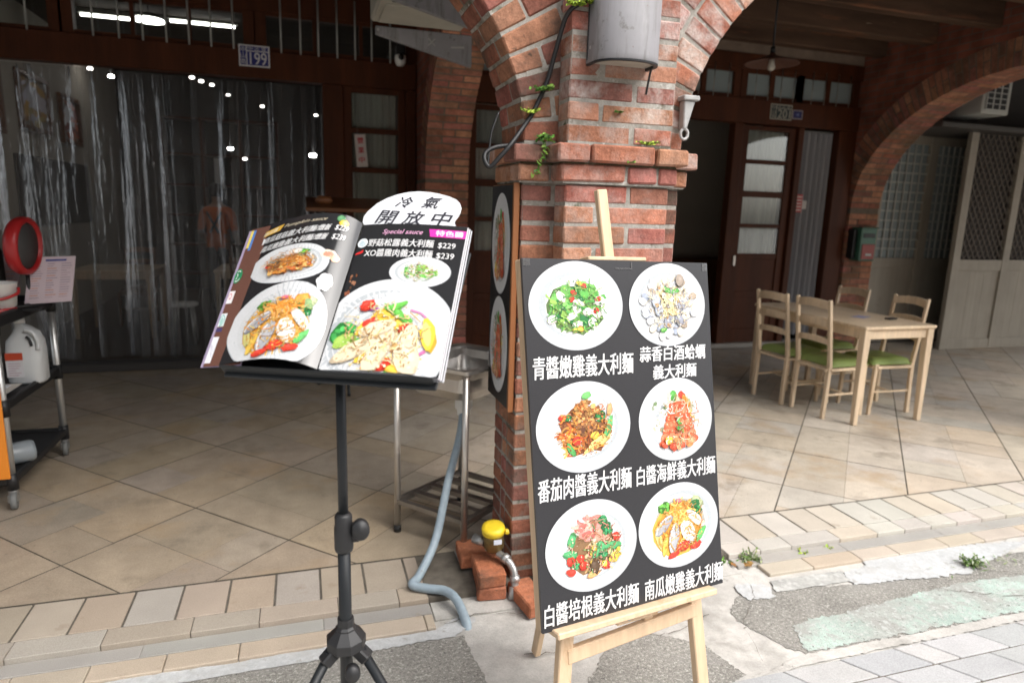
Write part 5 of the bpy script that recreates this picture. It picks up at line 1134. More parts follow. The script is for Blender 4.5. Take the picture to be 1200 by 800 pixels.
Hf = lambda a, b, h=0.: Vector((.482+a+(.30-b)*.075, 6.700-h, 1.902+b+.012*(a/.1)))
m_ = MB(); m_.plate([Hf(0,0), Hf(.104,0), Hf(.098,.295), Hf(0,.300)], .002, (0,-1,0), (.56,.51,.48)); m_.build('card', M['matte_ink'], hp)
m_ = MB()
for i, ch in enumerate('營業中'): put_text(m_, ch, Hf, (.024,.215-.088*i,.078,.270-.088*i), (.45,.02,.03), .03, lift=.001)
m_.build('lettering', M['matte_ink'], hp); m_ = MB(); m_.tube([Hf(.03,.296,.001), (.510,6.699,2.26)], .0016, 6); m_.build('string', M['pale_bar'], hp)
ml = thing('mailbox', 'green metal mailbox with red lower door on the brick pier behind the table', 'mailbox', (6.53, 6.6, 1.07))
m_ = MB(); m_.hexa([(6.665 if c & 1 else 6.425, 6.655 if c & 2 else (6.50 if c & 4 else 6.50), (1.455 if c & 4 else 1.065)) for c in range(8)], .008); m_.box(6.415, 6.675, 6.48, 6.655, 1.452, 1.468, .004); m_.build('body', M['mail_green'], ml)
m_ = MB(); m_.box(6.46, 6.635, 6.494, 6.500, 1.345, 1.395, .002); m_.build('slot', M['black'], ml); m_ = MB(); m_.box(6.455, 6.645, 6.492, 6.500, 1.085, 1.265, .002); d_ = m_.build('door', M['mail_red'], ml)
m_ = MB(); m_.box(6.51, 6.60, 6.488, 6.4918, 1.125, 1.155, .001); m_.build('nameplate', M['pale_bar'], d_); m_ = MB(); m_.box(6.372, 6.424, 6.56, 6.655, 1.09, 1.44, .004); m_.build('side_box', M['black'], ml)
hl = thing('pendant_lamp', 'rusty dish-shaped pendant lamp with white bulb hanging before the middle shop', 'pendant lamp', (3.55, 4.75, 2.70))
lx, ly, lz = 3.585, 4.75, 2.826
m_ = MB(); m_.lathe([(.015,0),(.03,-.02),(.10,-.045),(.205,-.078),(.21,-.084),(.20,-.080),(.09,-.05),(.0,-.035)], (lx,ly,lz), 32); m_.build('shade', M['rust_shade'], hl)
m_ = MB(); m_.lathe([(0,-.135),(.022,-.128),(.030,-.108),(.022,-.075),(.018,-.05),(0,-.045)], (lx,ly,lz), 16); m_.build('bulb', M['opal'], hl); m_ = MB(); m_.tube([(lx,ly,3.60), (lx,ly,lz-.005)], .008, 8); m_.lathe([(.0,.05),(.018,.045),(.02,0),(0,0)], (lx,ly,lz), 12); m_.build('cord', M['cable'], hl)
m_ = MB(); b_ = thing('window_air_conditioner', 'white boxed air-conditioner with square grille above the lattice gate', 'air conditioner', (7.35, 5.95, 2.74))
m_.box(7.155, 7.56, 5.80, 6.28, 2.745, 3.12, .012); m_.build('casing', M['white_metal'], b_); m_ = MB(); m_.box(7.20, 7.50, 5.7935, 5.80, 2.79, 3.08); g_ = m_.build('grille', M['black'], b_)
m_ = MB()
for k in range(4): m_.box(7.20+.1*k-.006, 7.20+.1*k+.006, 5.785, 5.7930, 2.79, 3.08)
for k in range(6): m_.box(7.196, 7.504, 5.782, 5.7848, 2.79+.058*k-.005, 2.79+.058*k+.005)
m_.build('grille_bar', M['white_metal'], g_)

# ------------------------------------------------------------------ table and chairs on the right
def make_chair(label, wood, seatm, group, loc, rz):
    """back at -x, seat towards +x, width along y"""
    t = thing('chair', label, 'chair', loc, rz, group)
    hw, dp = .165, .37
    for s in (-1, 1):
        y = s*hw; m_ = MB(); m_.bar((-.015,y,0), (.0,y,.43), .032, .030, (0,1,0), .003); m_.bar((0,y,.42), (-.075,y,.945), .030, .036, (0,1,0), .004, w1=.026, h1=.026); m_.build('back_leg', wood, t, True)
        m_ = MB(); m_.bar((dp,y*1.04,0), (dp-.015,y*1.04,.42), .026, .026, (0,1,0), .003, w1=.034, h1=.034); m_.build('front_leg', wood, t, True)
        m_ = MB(); m_.bar((.0,y,.19), (dp-.01,y*1.04,.19), .016, .016, (0,1,0), .002); m_.build('stretcher', wood, t, True); m_ = MB(); m_.bar((.0,y,.395), (dp-.015,y*1.03,.395), .022, .055, (0,1,0), .003); m_.build('seat_rail', wood, t, True)
    m_ = MB(); m_.bar((dp*.5,-hw,.19), (dp*.5,hw,.19), .016, .016, (1,0,0), .002); m_.build('stretcher', wood, t, True)
    for x in (.0, dp-.015): m_ = MB(); m_.bar((x,-hw,.395), (x,hw,.395), .022, .055, (1,0,0), .003); m_.build('seat_rail', wood, t, True)
    for z, hgt in ((.90,.062), (.755,.05), (.615,.045)):
        m_ = MB(); xx = -.075*(z-.42)/.525; b = len(m_.v); n = 8
        for k in range(n+1):
            y = -hw+.012+(2*hw-.024)*k/n; bow = .022*(1-(2*k/n-1)**2); dz = .014*(1-(2*k/n-1)**2)
            for q in range(4): m_.v.append((xx-bow+(.010 if q in (1,2) else -.009), y, z+dz+(hgt/2 if q in (2,3) else -hgt/2)))
        for k in range(n):
            for q in range(4): m_.face((b+4*k+q, b+4*k+(q+1) % 4, b+4*k+4+(q+1) % 4, b+4*k+4+q))
        m_.face((b+3,b+2,b+1,b)); m_.face((b+4*n,b+4*n+1,b+4*n+2,b+4*n+3)); m_.build('back_slat', wood, t, True)
    m_ = MB()
    def seat(u, v):
        x = .012+(dp+.012)*u; y = (-hw-.012)+(2*hw+.024)*v; e = min(u, 1-u, v, 1-v); return (x, y, .424+.046*(1-math.exp(-e/.05)))
    m_.grid(seat, 16, 16); m_.box(.012, dp+.024, -hw-.012, hw+.012, .415, .425); m_.build('seat', seatm, t, True)
    return t
def make_table(label, wood, x0, x1, y0, y1, h, group=None):
    t = thing('table', label, 'table', ((x0+x1)/2, (y0+y1)/2, 0), 0, group)
    m_ = MB(); m_.box(x0-.012, x1+.012, y0-.012, y1+.012, h-.026, h, .006); m_.build('tabletop', wood, t)
    for x in (x0, x1):
        for y in (y0, y1):
            sx, sy = (1 if x == x0 else -1), (1 if y == y0 else -1); m_ = MB(); m_.bar((x+sx*.02, y+sy*.02, 0), (x+sx*.03, y+sy*.03, h-.026), .04, .04, (0,1,0), .004, w1=.062, h1=.062); m_.build('leg', wood, t)
    for (xa, xb, ya, yb) in ((x0+.05,x1-.05,y0+.016,y0+.036), (x0+.05,x1-.05,y1-.036,y1-.016), (x0+.016,x0+.036,y0+.05,y1-.05), (x1-.036,x1-.016,y0+.05,y1-.05)): m_ = MB(); m_.box(xa, xb, ya, yb, h-.10, h-.026, .002); m_.build('apron', wood, t)
    return t
make_table('pale birch dining table with chairs tucked under it in the right bay', M['birch'], 3.985, 4.655, 3.872, 5.15, .772)
GC = 'birch chairs with green seats round the table'
ch = make_chair('birch chair with green seat at the left of the table, nearest the street', M['birch'], M['vinyl'], GC, (3.885, 4.248, 0), .06)
def put_chair(src, label, loc, rz, group=None):
    c = dup(src); c.location = loc; c.rotation_euler = (0,0,rz); c['label'] = label
    if group: c['group'] = group
    return c
put_chair(ch, 'birch chair with green seat at the left of the table, nearest the paned door', (3.818, 4.655, 0), .09)
put_chair(ch, 'birch chair with green seat right of the table, beside its front right leg', (4.725, 4.245, 0), pi-.05)
put_chair(ch, 'birch chair right of the table, the far one, showing mainly its top slat', (4.735, 4.86, 0), pi+.03)
m_ = MB(); m_.box(0, .15, 0, .10, .7735, .7745, 0, (.30,.29,.42)); o = m_.build('paper_slip', M['matte_ink']); o.location = (4.30, 4.22, 0); o.rotation_euler = (0,0,.4); tag(o, 'small lilac paper slip lying on the birch table', 'paper')
m_ = MB(); m_.box(0, .10, 0, .05, .7735, .785, .003); o = m_.build('pen_case', M['black']); o.location = (4.47, 4.12, 0); o.rotation_euler = (0,0,.2); tag(o, 'small flat black case on the birch table beside the lilac slip', 'case')

# ------------------------------------------------------------------ service cart at the left edge
ct = thing('service_cart', 'black three-shelf service cart on castors with silver posts at the left edge', 'cart', (-1.68, 4.1, 0))
CX0, CX1, CY0, CY1 = -1.95, -1.42, 3.70, 4.49
def shelf(z, lip):
    m_ = MB(); m_.box(CX0, CX1, CY0, CY1, z-.012, z, .006)
    m_.box(CX0-.006, CX0+.02, CY0, CY1, z-.03, z+lip, .008); m_.box(CX1-.02, CX1+.006, CY0, CY1, z-.03, z+lip, .008); m_.box(CX0+.02, CX1-.02, CY1-.02, CY1+.006, z-.03, z+lip, .008); m_.box(CX0+.02, CX1-.02, CY0-.006, CY0+.02, z-.03, z+lip, .008); return m_.build('shelf', M['black'], ct)
shelf(.945,.035); shelf(.535,.02); shelf(.155,.015)
for x in (CX0+.012, CX1-.012):
    for y in (CY0+.012, CY1-.012):
        m_ = MB(); m_.tube([(x,y,.10), (x,y,.96)], .0185, 16); m_.build('post', M['alu'], ct)
        for z in (.155,.535,.94): m_ = MB(); m_.tube([(x,y,z-.055), (x,y,z+.03)], .026, 14); m_.build('shelf_clamp', M['black'], ct)
        m_ = MB(); m_.tube([(x,y,.105), (x,y,.078)], .021, 14); m_.box(x-.02, x+.02, y-.03, y+.02, .035, .08, .006); w0 = m_.build('castor', M['galv'], ct)
        m_ = MB(); m_.lathe([(.0,-.012),(.022,-.014),(.044,-.012),(.046,.0),(.044,.012),(.022,.014),(0,.012)], (x+.005,y-.015,.047), 22, (1,.2,0)); m_.build('wheel', M['wheel_grey'], w0)
bk = thing('bucket', 'white bucket with red rim and red handle standing on the cart top', 'bucket', (-1.545, 3.98, .95))
m_ = MB(); m_.lathe([(0,.004),(.078,.004),(.092,.155),(.096,.158),(.088,.156),(.074,.02),(0,.02)], (-1.505,3.98,.95), 28); m_.build('body', M['white_plastic'], bk)
m_ = MB(); m_.lathe([(.0795,.002),(.083,.003),(.087,.034),(.080,.034)], (-1.505,3.98,.95), 28, cap=False); m_.build('red_base', M['red_plastic'], bk)
m_ = MB(); m_.tube(catm([(-1.595,3.965,1.07), (-1.55,3.885,1.045), (-1.46,3.89,1.035), (-1.405,3.95,1.055), (-1.41,3.99,1.08)], 6), .0075, 10); m_.build('handle', M['red_plastic'], bk)
fn_ = thing('round_fan', 'red-rimmed round grey disc propped upright on the cart behind the white bucket', 'fan', (-1.40, 4.12, 1.1)); axd = Vector((.99,-.10,-.04))
m_ = MB(); m_.lathe([(.120,-.040),(.138,-.044),(.150,-.025),(.152,.0),(.146,.016),(.132,.022),(.121,.014),(.120,-.040)], (-1.392,4.10,1.288), 36, axd, cap=False); m_.build('rim', M['red_plastic'], fn_)
m_ = MB(); m_.lathe([(0,-.012),(.122,-.012),(.122,.004),(0,.006)], (-1.392,4.10,1.288), 32, axd); m_.build('disc', M['grey_disc'], fn_)
m_ = MB(); m_.tube([(-1.42,4.16,1.15), (-1.43,4.17,.95)], .010, 10); m_.build('stem', M['black'], fn_)
def leaflet(name, label, P, u, v, w_, h_, col, seed):
    P, u, v = Vector(P), Vector(u).normalized(), Vector(v).normalized(); n = u.cross(v); f = lambda a, b, h=0.: P+u*a+v*b+n*h; rr = random.Random(seed)
    m_ = MB(); m_.plate([f(0,0), f(w_,0), f(w_,h_), f(0,h_)], .002, n, col); m_.poly([f(w_*.35,h_*.90,.0008), f(w_*.80,h_*.90,.0008), f(w_*.80,h_*.945,.0008), f(w_*.35,h_*.945,.0008)], (.05,.06,.24))
    for i in range(15):
        b = h_*(.84-.052*i)
        for a0 in (.08,.40,.70):
            L = rr.uniform(.12,.24); m_.poly([f(w_*a0,b,.0008), f(w_*(a0+L),b,.0008), f(w_*(a0+L),b+h_*.016,.0008), f(w_*a0,b+h_*.016,.0008)], rr.choice(((.34,.26,.30),(.42,.30,.34),(.50,.22,.12),(.30,.24,.30))))
    return tag(m_.build(name, M['matte_ink']), label, 'paper')
leaflet('order_sheet', 'pink order sheet with blue heading leaning at the right end of the cart', (-1.44,4.13,.975), (.80,.5,.0), (.10,.25,1), .22, .255, (.56,.46,.50), 1)
leaflet('order_sheet', 'pink order sheet at the very left edge, behind the bucket', (-1.75,4.30,1.0), (.9,.3,0), (.02,.25,1), .22, .24, (.52,.42,.46), 2)
m_ = MB()
for k in range(5): m_.tube([(-1.33-.03*k,4.10-.02*k,.975), (-1.42-.02*k,3.98-.03*k,.985)], .006, 6)
m_.box(-1.50, -1.33, 4.02, 4.12, .952, .972, .004); tag(m_.build('pen_tray', M['black']), 'black tray of dark pens in front of the pink order sheet', 'tray')
m_ = MB(); m_.box(-1.60, -1.46, 3.78, 3.90, .952, .962, .002); tag(m_.build('wooden_board', M['pine']), 'small pale wooden board on the cart top beside the bucket', 'board')
bt = thing('pump_bottle', 'black pump bottle at the far left on the cart', 'bottle', (-1.62, 4.16, .95))
m_ = MB(); m_.lathe([(0,0),(.04,0),(.042,.02),(.042,.30),(.02,.35),(.014,.37),(.014,.40),(0,.40)], (-1.58,4.20,.95), 20); m_.build('body', M['black'], bt); m_ = MB(); m_.tube([(-1.58,4.20,1.34), (-1.58,4.20,1.40), (-1.54,4.17,1.40)], .008, 8); m_.build('pump', M['black'], bt)
m_ = MB(); m_.lathe([(0,0),(.035,0),(.037,.02),(.037,.28),(.015,.33),(.012,.37),(0,.37)], (-1.66,4.28,.95), 18); tag(m_.build('bottle', M['white_plastic']), 'white bottle beside the black pump bottle on the cart', 'bottle')
jg = thing('plastic_jug', 'milky plastic jug with built-in handle and red label on the middle shelf of the cart', 'jug', (-1.46, 4.2, .535))
m_ = MB(); b = 0; JX, JY = -1.475, 4.19
def jsec(w_, d_, z, ox=0.): return [(JX+ox+w_*(abs(cos(a))**.6)*(1 if cos(a) > 0 else -1), JY+d_*(abs(sin(a))**.6)*(1 if sin(a) > 0 else -1), z) for a in [2*pi*k/24 for k in range(24)]]
secs = [(.078,.068,.538,0), (.088,.077,.552,0), (.089,.078,.72,0), (.084,.070,.77,0), (.060,.048,.815,.008), (.036,.034,.845,-.005), (.024,.024,.858,-.02), (.024,.024,.868,-.02)]
for s in secs: m_.v += jsec(*s)
for i in range(len(secs)-1):
    for k in range(24): m_.face((i*24+k, i*24+(k+1) % 24, (i+1)*24+(k+1) % 24, (i+1)*24+k), WHITE, 0, True)
m_.face(list(reversed(range(24)))); m_.face([(len(secs)-1)*24+k for k in range(24)]); m_.build('body', M['jug'], jg)
m_ = MB(); m_.tube(catm([(JX+.02,JY-.055,.835), (JX+.055,JY-.062,.825), (JX+.078,JY-.066,.775), (JX+.078,JY-.070,.73)], 6), .0115, 10); m_.build('handle', M['jug'], jg)
m_ = MB(); m_.tube(catm([(JX+.028,JY-.066,.80), (JX+.044,JY-.073,.785), (JX+.052,JY-.077,.75)], 5), .007, 8); m_.build('grip_hole', M['black'], jg)
m_ = MB(); m_.lathe([(.027,0),(.027,.024),(0,.026)], (JX-.02,JY,.866), 18); m_.build('cap', M['white_plastic'], jg)
m_ = MB(); m_.box(JX-.075, JX+.005, JY-.0795, JY-.0785, .675, .715, 0, (.50,.06,.02)); m_.box(JX-.075, JX+.005, JY-.0795, JY-.0785, .58, .672, 0, (.60,.59,.60))
for k in range(6): m_.box(JX-.065, JX-.065+R.uniform(.03,.06), JY-.0803, JY-.0797, .655-.013*k, .659-.013*k, 0, (.45,.3,.34))
m_.build('label_sticker', M['matte_ink'], jg)
m_ = MB()
for k, (c_, dx) in enumerate((((.62,.60,.64),0), ((.22,.12,.42),.01), ((.60,.56,.50),.015), ((.66,.66,.70),-.02))): m_.box(-1.72+dx, -1.475+dx, 3.80-dx, 4.02+dx, .553+.004*k, .5565+.004*k, 0, c_)
tag(m_.build('paper_stack', M['matte_ink']), 'stack of leaflets with purple edge on the middle shelf of the cart', 'papers')
m_ = MB(); m_.lathe([(0,0),(.050,.003),(.056,.02),(.058,.20),(.050,.215),(0,.22)], (-1.60,3.86,.215), 22, (.85,.5,0)); tag(m_.build('plastic_canister', mat('grey_translucent_plastic', (.26,.29,.31), .3)), 'grey plastic canister lying on the bottom shelf of the cart', 'canister')
m_ = MB(); m_.hexa([Vector((-1.98 if not c & 1 else -1.402, (3.585 if not c & 1 else 3.615)+(.012 if c & 2 else 0), .75 if c & 4 else .19)) for c in range(8)], .003); tag(m_.build('orange_panel', M['orange_board']), 'flat orange panel hanging on the front end of the cart', 'panel')

# dark wooden menu rest standing inside, behind the open menu
ln = thing('wooden_lectern', 'dark wooden lectern with black feet standing behind the open menu near the shop door', 'lectern', (.25, 5.7, 0))
m_ = MB(); m_.hexa([(.62 if c & 1 else .02, 5.86 if c & 2 else 5.52, (1.575 if c & 2 else 1.49)+(.03 if c & 4 else 0)) for c in range(8)], .004); m_.build('top_board', M['brown_wood'], ln)
m_ = MB(); m_.tube([(.32,5.7,.06), (.32,5.7,1.52)], .02, 12); m_.build('pole', M['black_metal'], ln)
for a in (.5, 2.6, 4.7): m_ = MB(); m_.tube([(.32,5.7,.16), (.32+.28*cos(a),5.7+.28*sin(a),.012)], .012, 10); m_.build('foot', M['black_metal'], ln)
m_ = MB(); m_.lathe([(0,0),(.05,.0),(.07,.03),(.05,.06),(0,.065)], (.16,5.68,1.55), 14); tag(m_.build('wooden_bowl', M['orange_wood']), 'small orange-brown wooden bowl on the dark lectern', 'bowl')

# ------------------------------------------------------------------ the dining room behind the film
def painting(y0, y1, z0, z1, label, cols, seed):  # canvas colours are brightened to stand in for picture lights
    t = thing('framed_painting', label, 'painting', (-2.89, (y0+y1)/2, z0), 0, 'paintings on the dining room wall'); x = -2.898
    m_ = MB(); w_ = .055
    for a in ((y0,y1,z0,z0+w_), (y0,y1,z1-w_,z1), (y0,y0+w_,z0+w_,z1-w_), (y1-w_,y1,z0+w_,z1-w_)): m_.box(x, x+.05, *a, .006)
    m_.build('frame', M['brown_wood'], t)
    m_ = MB(); A = Art(m_, lambda a, b, h=0.: Vector((x+.012+h, (y0+y1)/2-a, (z0+z1)/2+b)), 0, 0, (y1-y0)/2-w_, (z1-z0)/2-w_, lim=(-(y1-y0)/2+w_, (y1-y0)/2-w_, -(z1-z0)/2+w_, (z1-z0)/2-w_), seed=seed)
    A.blob(0,0,2,2,0,cols[0],4,0)
    for k in range(26): A.blob(A.r.uniform(-1,1), A.r.uniform(-1,1) if k > 12 else A.r.uniform(-1,-.1), A.r.uniform(.1,.4), A.r.uniform(.08,.22), A.r.uniform(-.4,.4), A.r.choice(cols[1:]), 9, .25)
    m_.build('canvas', M['matte_ink'], t)
painting(8.70, 9.62, 2.25, 2.88, 'brown-framed painting of an autumn path, the taller of the two behind the film', [(.75,.73,.85),(.62,.36,.08),(.36,.20,.07),(.60,.46,.16),(.70,.66,.74)], 3)
painting(10.0, 10.78, 2.21, 2.82, 'brown-framed painting of a red shore under white sky, right of the autumn path', [(.85,.85,.88),(.60,.18,.10),(.50,.22,.12),(.30,.10,.08)], 4)
painting(7.45, 8.25, 2.15, 2.92, 'brown-framed pink painting cut off by the left edge', [(.70,.50,.48),(.60,.25,.15),(.36,.14,.08),(.70,.60,.6)], 5)
m_ = MB(); m_.box(-2.898, -2.87, 8.45, 10.95, 1.20, 1.98, .01); tag(m_.build('dark_board', mat('dark_board', (.045,.04,.036), .5)), 'long dark board fixed on the dining room wall below the paintings', 'board')
sh = thing('wall_shelf', 'tall dark shelf unit at the back of the dining room', 'shelf', (-1.3, 12.85, 0)); m_ = MB()
for x in (-2.2,-1.6,-1.0,-.4): m_.box(x-.02, x+.02, 12.6, 12.98, 0, 2.9)
for z in (.3,.8,1.3,1.8,2.3,2.88): m_.box(-2.18, -.42, 12.62, 12.98, z-.015, z+.015)
m_.build('carcass', M['dark_wood'], sh); m_ = MB(); m_.box(-1.42, -1.28, 12.58, 12.60, 1.75, 2.25, 0, (.5,.48,.45)); m_.build('notice', M['matte_ink'], sh)
make_table('pale table standing by the film inside the dining room, left one', M['birch'], -2.45, -1.65, 8.3, 9.1, .76, 'tables inside the dining room')
make_table('pale table behind the film with a dark chair at its front', M['birch'], -1.0, -.15, 8.35, 9.25, .76, 'tables inside the dining room')
c1 = make_chair('dark wooden chair in front of the right-hand dining room table', M['brown_wood'], M['brown_wood'], 'chairs inside the dining room', (-.62, 8.05, 0), pi/2)
put_chair(c1, 'dark wooden chair behind the left-hand dining room table', (-2.0, 9.45, 0), -pi/2); put_chair(c1, 'dark wooden chair behind the right-hand dining room table', (-.5, 9.6, 0), -pi/2)
stl = thing('stool', 'white round-topped stool standing behind the film', 'stool', (-1.28, 7.9, 0)); m_ = MB(); m_.lathe([(0,.42),(.15,.42),(.155,.435),(.15,.45),(0,.45)], (-1.28,7.9,0), 22); m_.build('seat', M['white_plastic'], stl)
for a in (.8,2.4,3.9,5.5): m_ = MB(); m_.tube([(-1.28+.12*cos(a),7.9+.12*sin(a),.43), (-1.28+.17*cos(a),7.9+.17*sin(a),0)], .014, 8); m_.build('leg', M['alu'], stl)
for i, (x, y, z, L, lab) in enumerate(((-1.9,9.,3.52,.85,'left one behind the barred transom'), (-1.05,9.,3.55,.75,'middle one behind the barred transom'))):
    t = thing('tube_lamp', 'white fluorescent tube lamp on the dining room ceiling, '+lab, 'ceiling lamp', (x, y, 3.55), 0, 'tube lamps in the dining room')
    m_ = MB(); m_.box(x-L/2, x+L/2, y-.03, y+.03, z+.025, 3.60, .004); m_.build('fitting', M['white_metal'], t); m_ = MB(); m_.tube([(x-L/2+.03,y,z+.008), (x+L/2-.03,y,z+.008)], .014, 10); m_.build('tube', M['lamp_glow'], t)
dl = thing('dish_lamp', 'round white dish lamp hanging in the dining room before the tube lamps', 'ceiling lamp', (-1.42, 7.9, 3.3)); m_ = MB(); m_.lathe([(0,0),(.17,.0),(.175,.012),(.05,.06),(0,.065)], (-1.42,7.9,3.30), 26); m_.build('shade', M['white_metal'], dl); m_ = MB(); m_.lathe([(.15,-.006),(.15,0),(0,0)][::1], (-1.42,7.9,3.298), 24); m_.poly([(-1.42+.15*cos(-a),7.9+.15*sin(-a),3.291) for a in [k*2*pi/24 for k in range(24)]]); m_.build('diffuser', M['lamp_glow'], dl); m_ = MB(); m_.tube([(-1.42,7.9,3.36), (-1.42,7.9,3.6)], .006, 6); m_.build('cord', M['cable'], dl)
SPOT = [(-2.75,11,3.28,.05,'at the far left above the second painting'), (-2.5,11,3.20,.055,'right of the far left one'), (-1.47,11,3.27,.05,'first of the row of four'), (-1.40,11.4,3.29,.05,'second of the row of four'), (-1.30,11.8,3.31,.045,'third of the row of four'), (-1.1,12.1,3.22,.04,'last of the row of four'), (-1.005,11,2.31,.055,'hanging low over the person in orange'), (-.81,11,2.175,.045,'just right of the low one over the person'), (.165,11,2.275,.075,'brightest one next to the door post'), (.23,11.1,2.88,.04,'above the brightest one by the door post'), (-.55,11.3,2.98,.04,'under the number plate 199')]  # glowing beads standing in for bright reflections on the film
for x, y, z, r_, lab in SPOT:
    t = thing('reflection_bead', 'glowing bead added for a reflection, '+lab, 'reflection bead', (x, y, z), 0, 'beads for reflections in the film'); r_ *= .62; m_ = MB(); m_.lathe([(0,-r_*.6),(r_*.7,-r_*.5),(r_,0),(r_*.7,r_*.5),(0,r_*.6)], (x,y,z), 14, sx=1.2); m_.build('bulb', M['bead_glow'] if r_ > .033 else M['bead_dim'], t); m_ = MB(); m_.tube([(x,y,z+r_*.3), (x,y,3.6)], .004, 6); m_.build('stem', M['cable'], t)
# a person in an orange shirt inside, seen from behind
def skin_body(name, V, E, rad, sub=1):
    me = bpy.data.meshes.new(name); me.from_pydata(V, E, []); o = bpy.data.objects.new(name, me); COL.objects.link(o)
    s = o.modifiers.new('s', 'SKIN'); me.skin_vertices[0].data[0].use_root = True
    for i, r_ in enumerate(rad): me.skin_vertices[0].data[i].radius = r_ if isinstance(r_, tuple) else (r_, r_)
    ss = o.modifiers.new('u', 'SUBSURF'); ss.levels = sub; ss.render_levels = sub; bpy.context.view_layer.update()
    out = bpy.data.meshes.new_from_object(o.evaluated_get(bpy.context.evaluated_depsgraph_get())); bpy.data.objects.remove(o); bpy.data.meshes.remove(me); return out
PV = [(0,0,.95),(0,.01,1.12),(0,0,1.32),(0,0,1.44),(0,-.01,1.52),(0,-.02,1.60),(0,-.02,1.70), (-.19,0,1.40),(-.24,.02,1.12),(-.20,-.16,.98),(-.17,-.25,.98), (.19,0,1.40),(.24,.02,1.12),(.20,-.16,.98),(.17,-.25,.98), (-.10,0,.88),(-.11,-.01,.50),(-.11,.02,.09),(-.12,-.13,.04), (.10,0,.88),(.11,.01,.50),(.11,.04,.09),(.12,-.11,.04)]
PE = [(0,1),(1,2),(2,3),(3,4),(4,5),(5,6),(3,7),(7,8),(8,9),(9,10),(3,11),(11,12),(12,13),(13,14),(0,15),(15,16),(16,17),(17,18),(0,19),(19,20),(20,21),(21,22)]
PRD = [(.16,.11),(.15,.10),(.17,.11),(.10,.08),.055,(.078,.09),(.07,.085),.06,.045,.036,.03,.06,.045,.036,.03,.09,.062,.042,.035,.09,.062,.042,.035]
person = thing('person', 'person in an orange shirt and dark apron standing inside behind the plastic film', 'person', (-1.12, 10, 0), pi*.9)
me = skin_body('body', PV, PE, PRD, 2); o = bpy.data.objects.new('body', me); COL.objects.link(o); o.parent = person
me.materials.clear(); me.materials.append(M['skin']); at = me.color_attributes.new('Col', 'FLOAT_COLOR', 'CORNER')
for p in me.polygons:
    c = p.center; p.use_smooth = True
    col = (.72,.15,.015) if (.92 < c.z < 1.47 and not (abs(c.x) > .13 and c.z < 1.16)) else (.035,.035,.04) if c.z <= .92 and abs(c.y) < .2 and not (c.y < -.1 and c.z > .8) and not abs(c.x) > .155 else (.42,.24,.16) if c.z > .2 else (.03,.03,.03)
    if .9 < c.z < 1.15 and abs(c.x) < .17 and c.y < -.02: col = (.03,.03,.035)
    for l in p.loop_indices: at.data[l].color = (*col, 1)
m_ = MB(); m_.lathe([(.0,.105),(.05,.098),(.085,.06),(.092,.0),(.088,-.05),(.07,-.08)], (0,.012,1.68), 20, (0,-.15,1)); m_.build('hair', mat('dark_hair', (.012,.01,.009), .6), person, True)
m_ = MB(); m_.lathe([(0,.022),(.012,.012),(.014,0)], (0,-.105,1.625), 10, (0,-1,-.3)); [m_.lathe([(0,.008),(.011,.004),(.013,-.004)], (s*.03,-.098,1.66), 10, (0,-1,0), col=(.03,.025,.02)) for s in (-1,1)]; m_.build('face', M['skin'], person, True)
m_ = MB(); m_.bar((-.10,.105,1.40), (.06,.125,1.12), .03, .008, (0,1,0)); m_.bar((.10,.105,1.40), (-.06,.125,1.12), .03, .008, (0,1,0)); m_.build('apron_straps', M['black'], person, True)

# ------------------------------------------------------------------ small plants
GREENS = [(.09,.22,.03), (.14,.30,.05), (.06,.16,.03), (.20,.34,.06)]
def sprig(name, label, c, n, rad, size, up=.6, col=GREENS, droop=0., seed=1, group=None, cat='plant', ydir=-1):
    rr = random.Random(seed); m_ = MB(); c = Vector(c)
    for i in range(n):
        a = rr.uniform(0, 2*pi); d = Vector((cos(a), sin(a)*.6+ydir*.35, rr.uniform(.1,up))).normalized(); L = rad*rr.uniform(.4,1.); tip = c+d*L-Vector((0,0,droop*L*rr.random())); base = c+Vector((rr.uniform(-.3,.3)*rad, rr.uniform(-.1,.1)*rad, 0))
        m_.tube([base, (base+tip)/2+Vector((0,0,.1*L)), tip], .0012, 4, False, col=(.10,.16,.04))
        for k in range(4):
            q = base.lerp(tip, .35+.2*k)+Vector((rr.uniform(-.1,.1),rr.uniform(-.1,.1),rr.uniform(-.05,.1)))*L; nn = Vector((rr.uniform(-1,1), rr.uniform(-1,.3), rr.uniform(.2,1))).normalized(); x = nn.orthogonal().normalized(); y = nn.cross(x); s = size*rr.uniform(.5,1.2); cc = jit(rr.choice(col), .25)
            m_.poly([q-x*s, q-x*s*.3+y*s*.5, q+x*s*.4+y*s*.42+nn*s*.2, q+x*s, q+x*s*.4-y*s*.42+nn*s*.2, q-x*s*.3-y*s*.5], cc)
    return tag(m_.build(name, M['leaf']), label, cat, group)
LIME_G = [(.34,.46,.05), (.42,.52,.07), (.26,.40,.05)]
sprig('moss_clump', 'bright yellow-green moss growing at the top of the pillar beside the wall lamp', (1.00,2.335,2.268), 110, .050, .008, .4, LIME_G, 0, 1); sprig('moss_clump', 'bright moss strand at the top of the picture, close left of the wall lamp', (.935,2.345,2.262), 60, .04, .008, .4, LIME_G, .3, 12)
sprig('small_fern', 'small dark green fern on the black cable beside the left arch', (.862,2.44,1.985), 16, .05, .012, .5, GREENS, .2, 2)
sprig('small_fern', 'small yellow-green fern halfway down the black cable', (.812,2.45,1.905), 12, .04, .011, .5, LIME_G, .2, 3)
sprig('trailing_fern', 'green fern trailing over the corner of the brick corbel', (.865,2.425,1.815), 26, .045, .011, .4, GREENS, .6, 4); m_ = MB(); rr = random.Random(8)
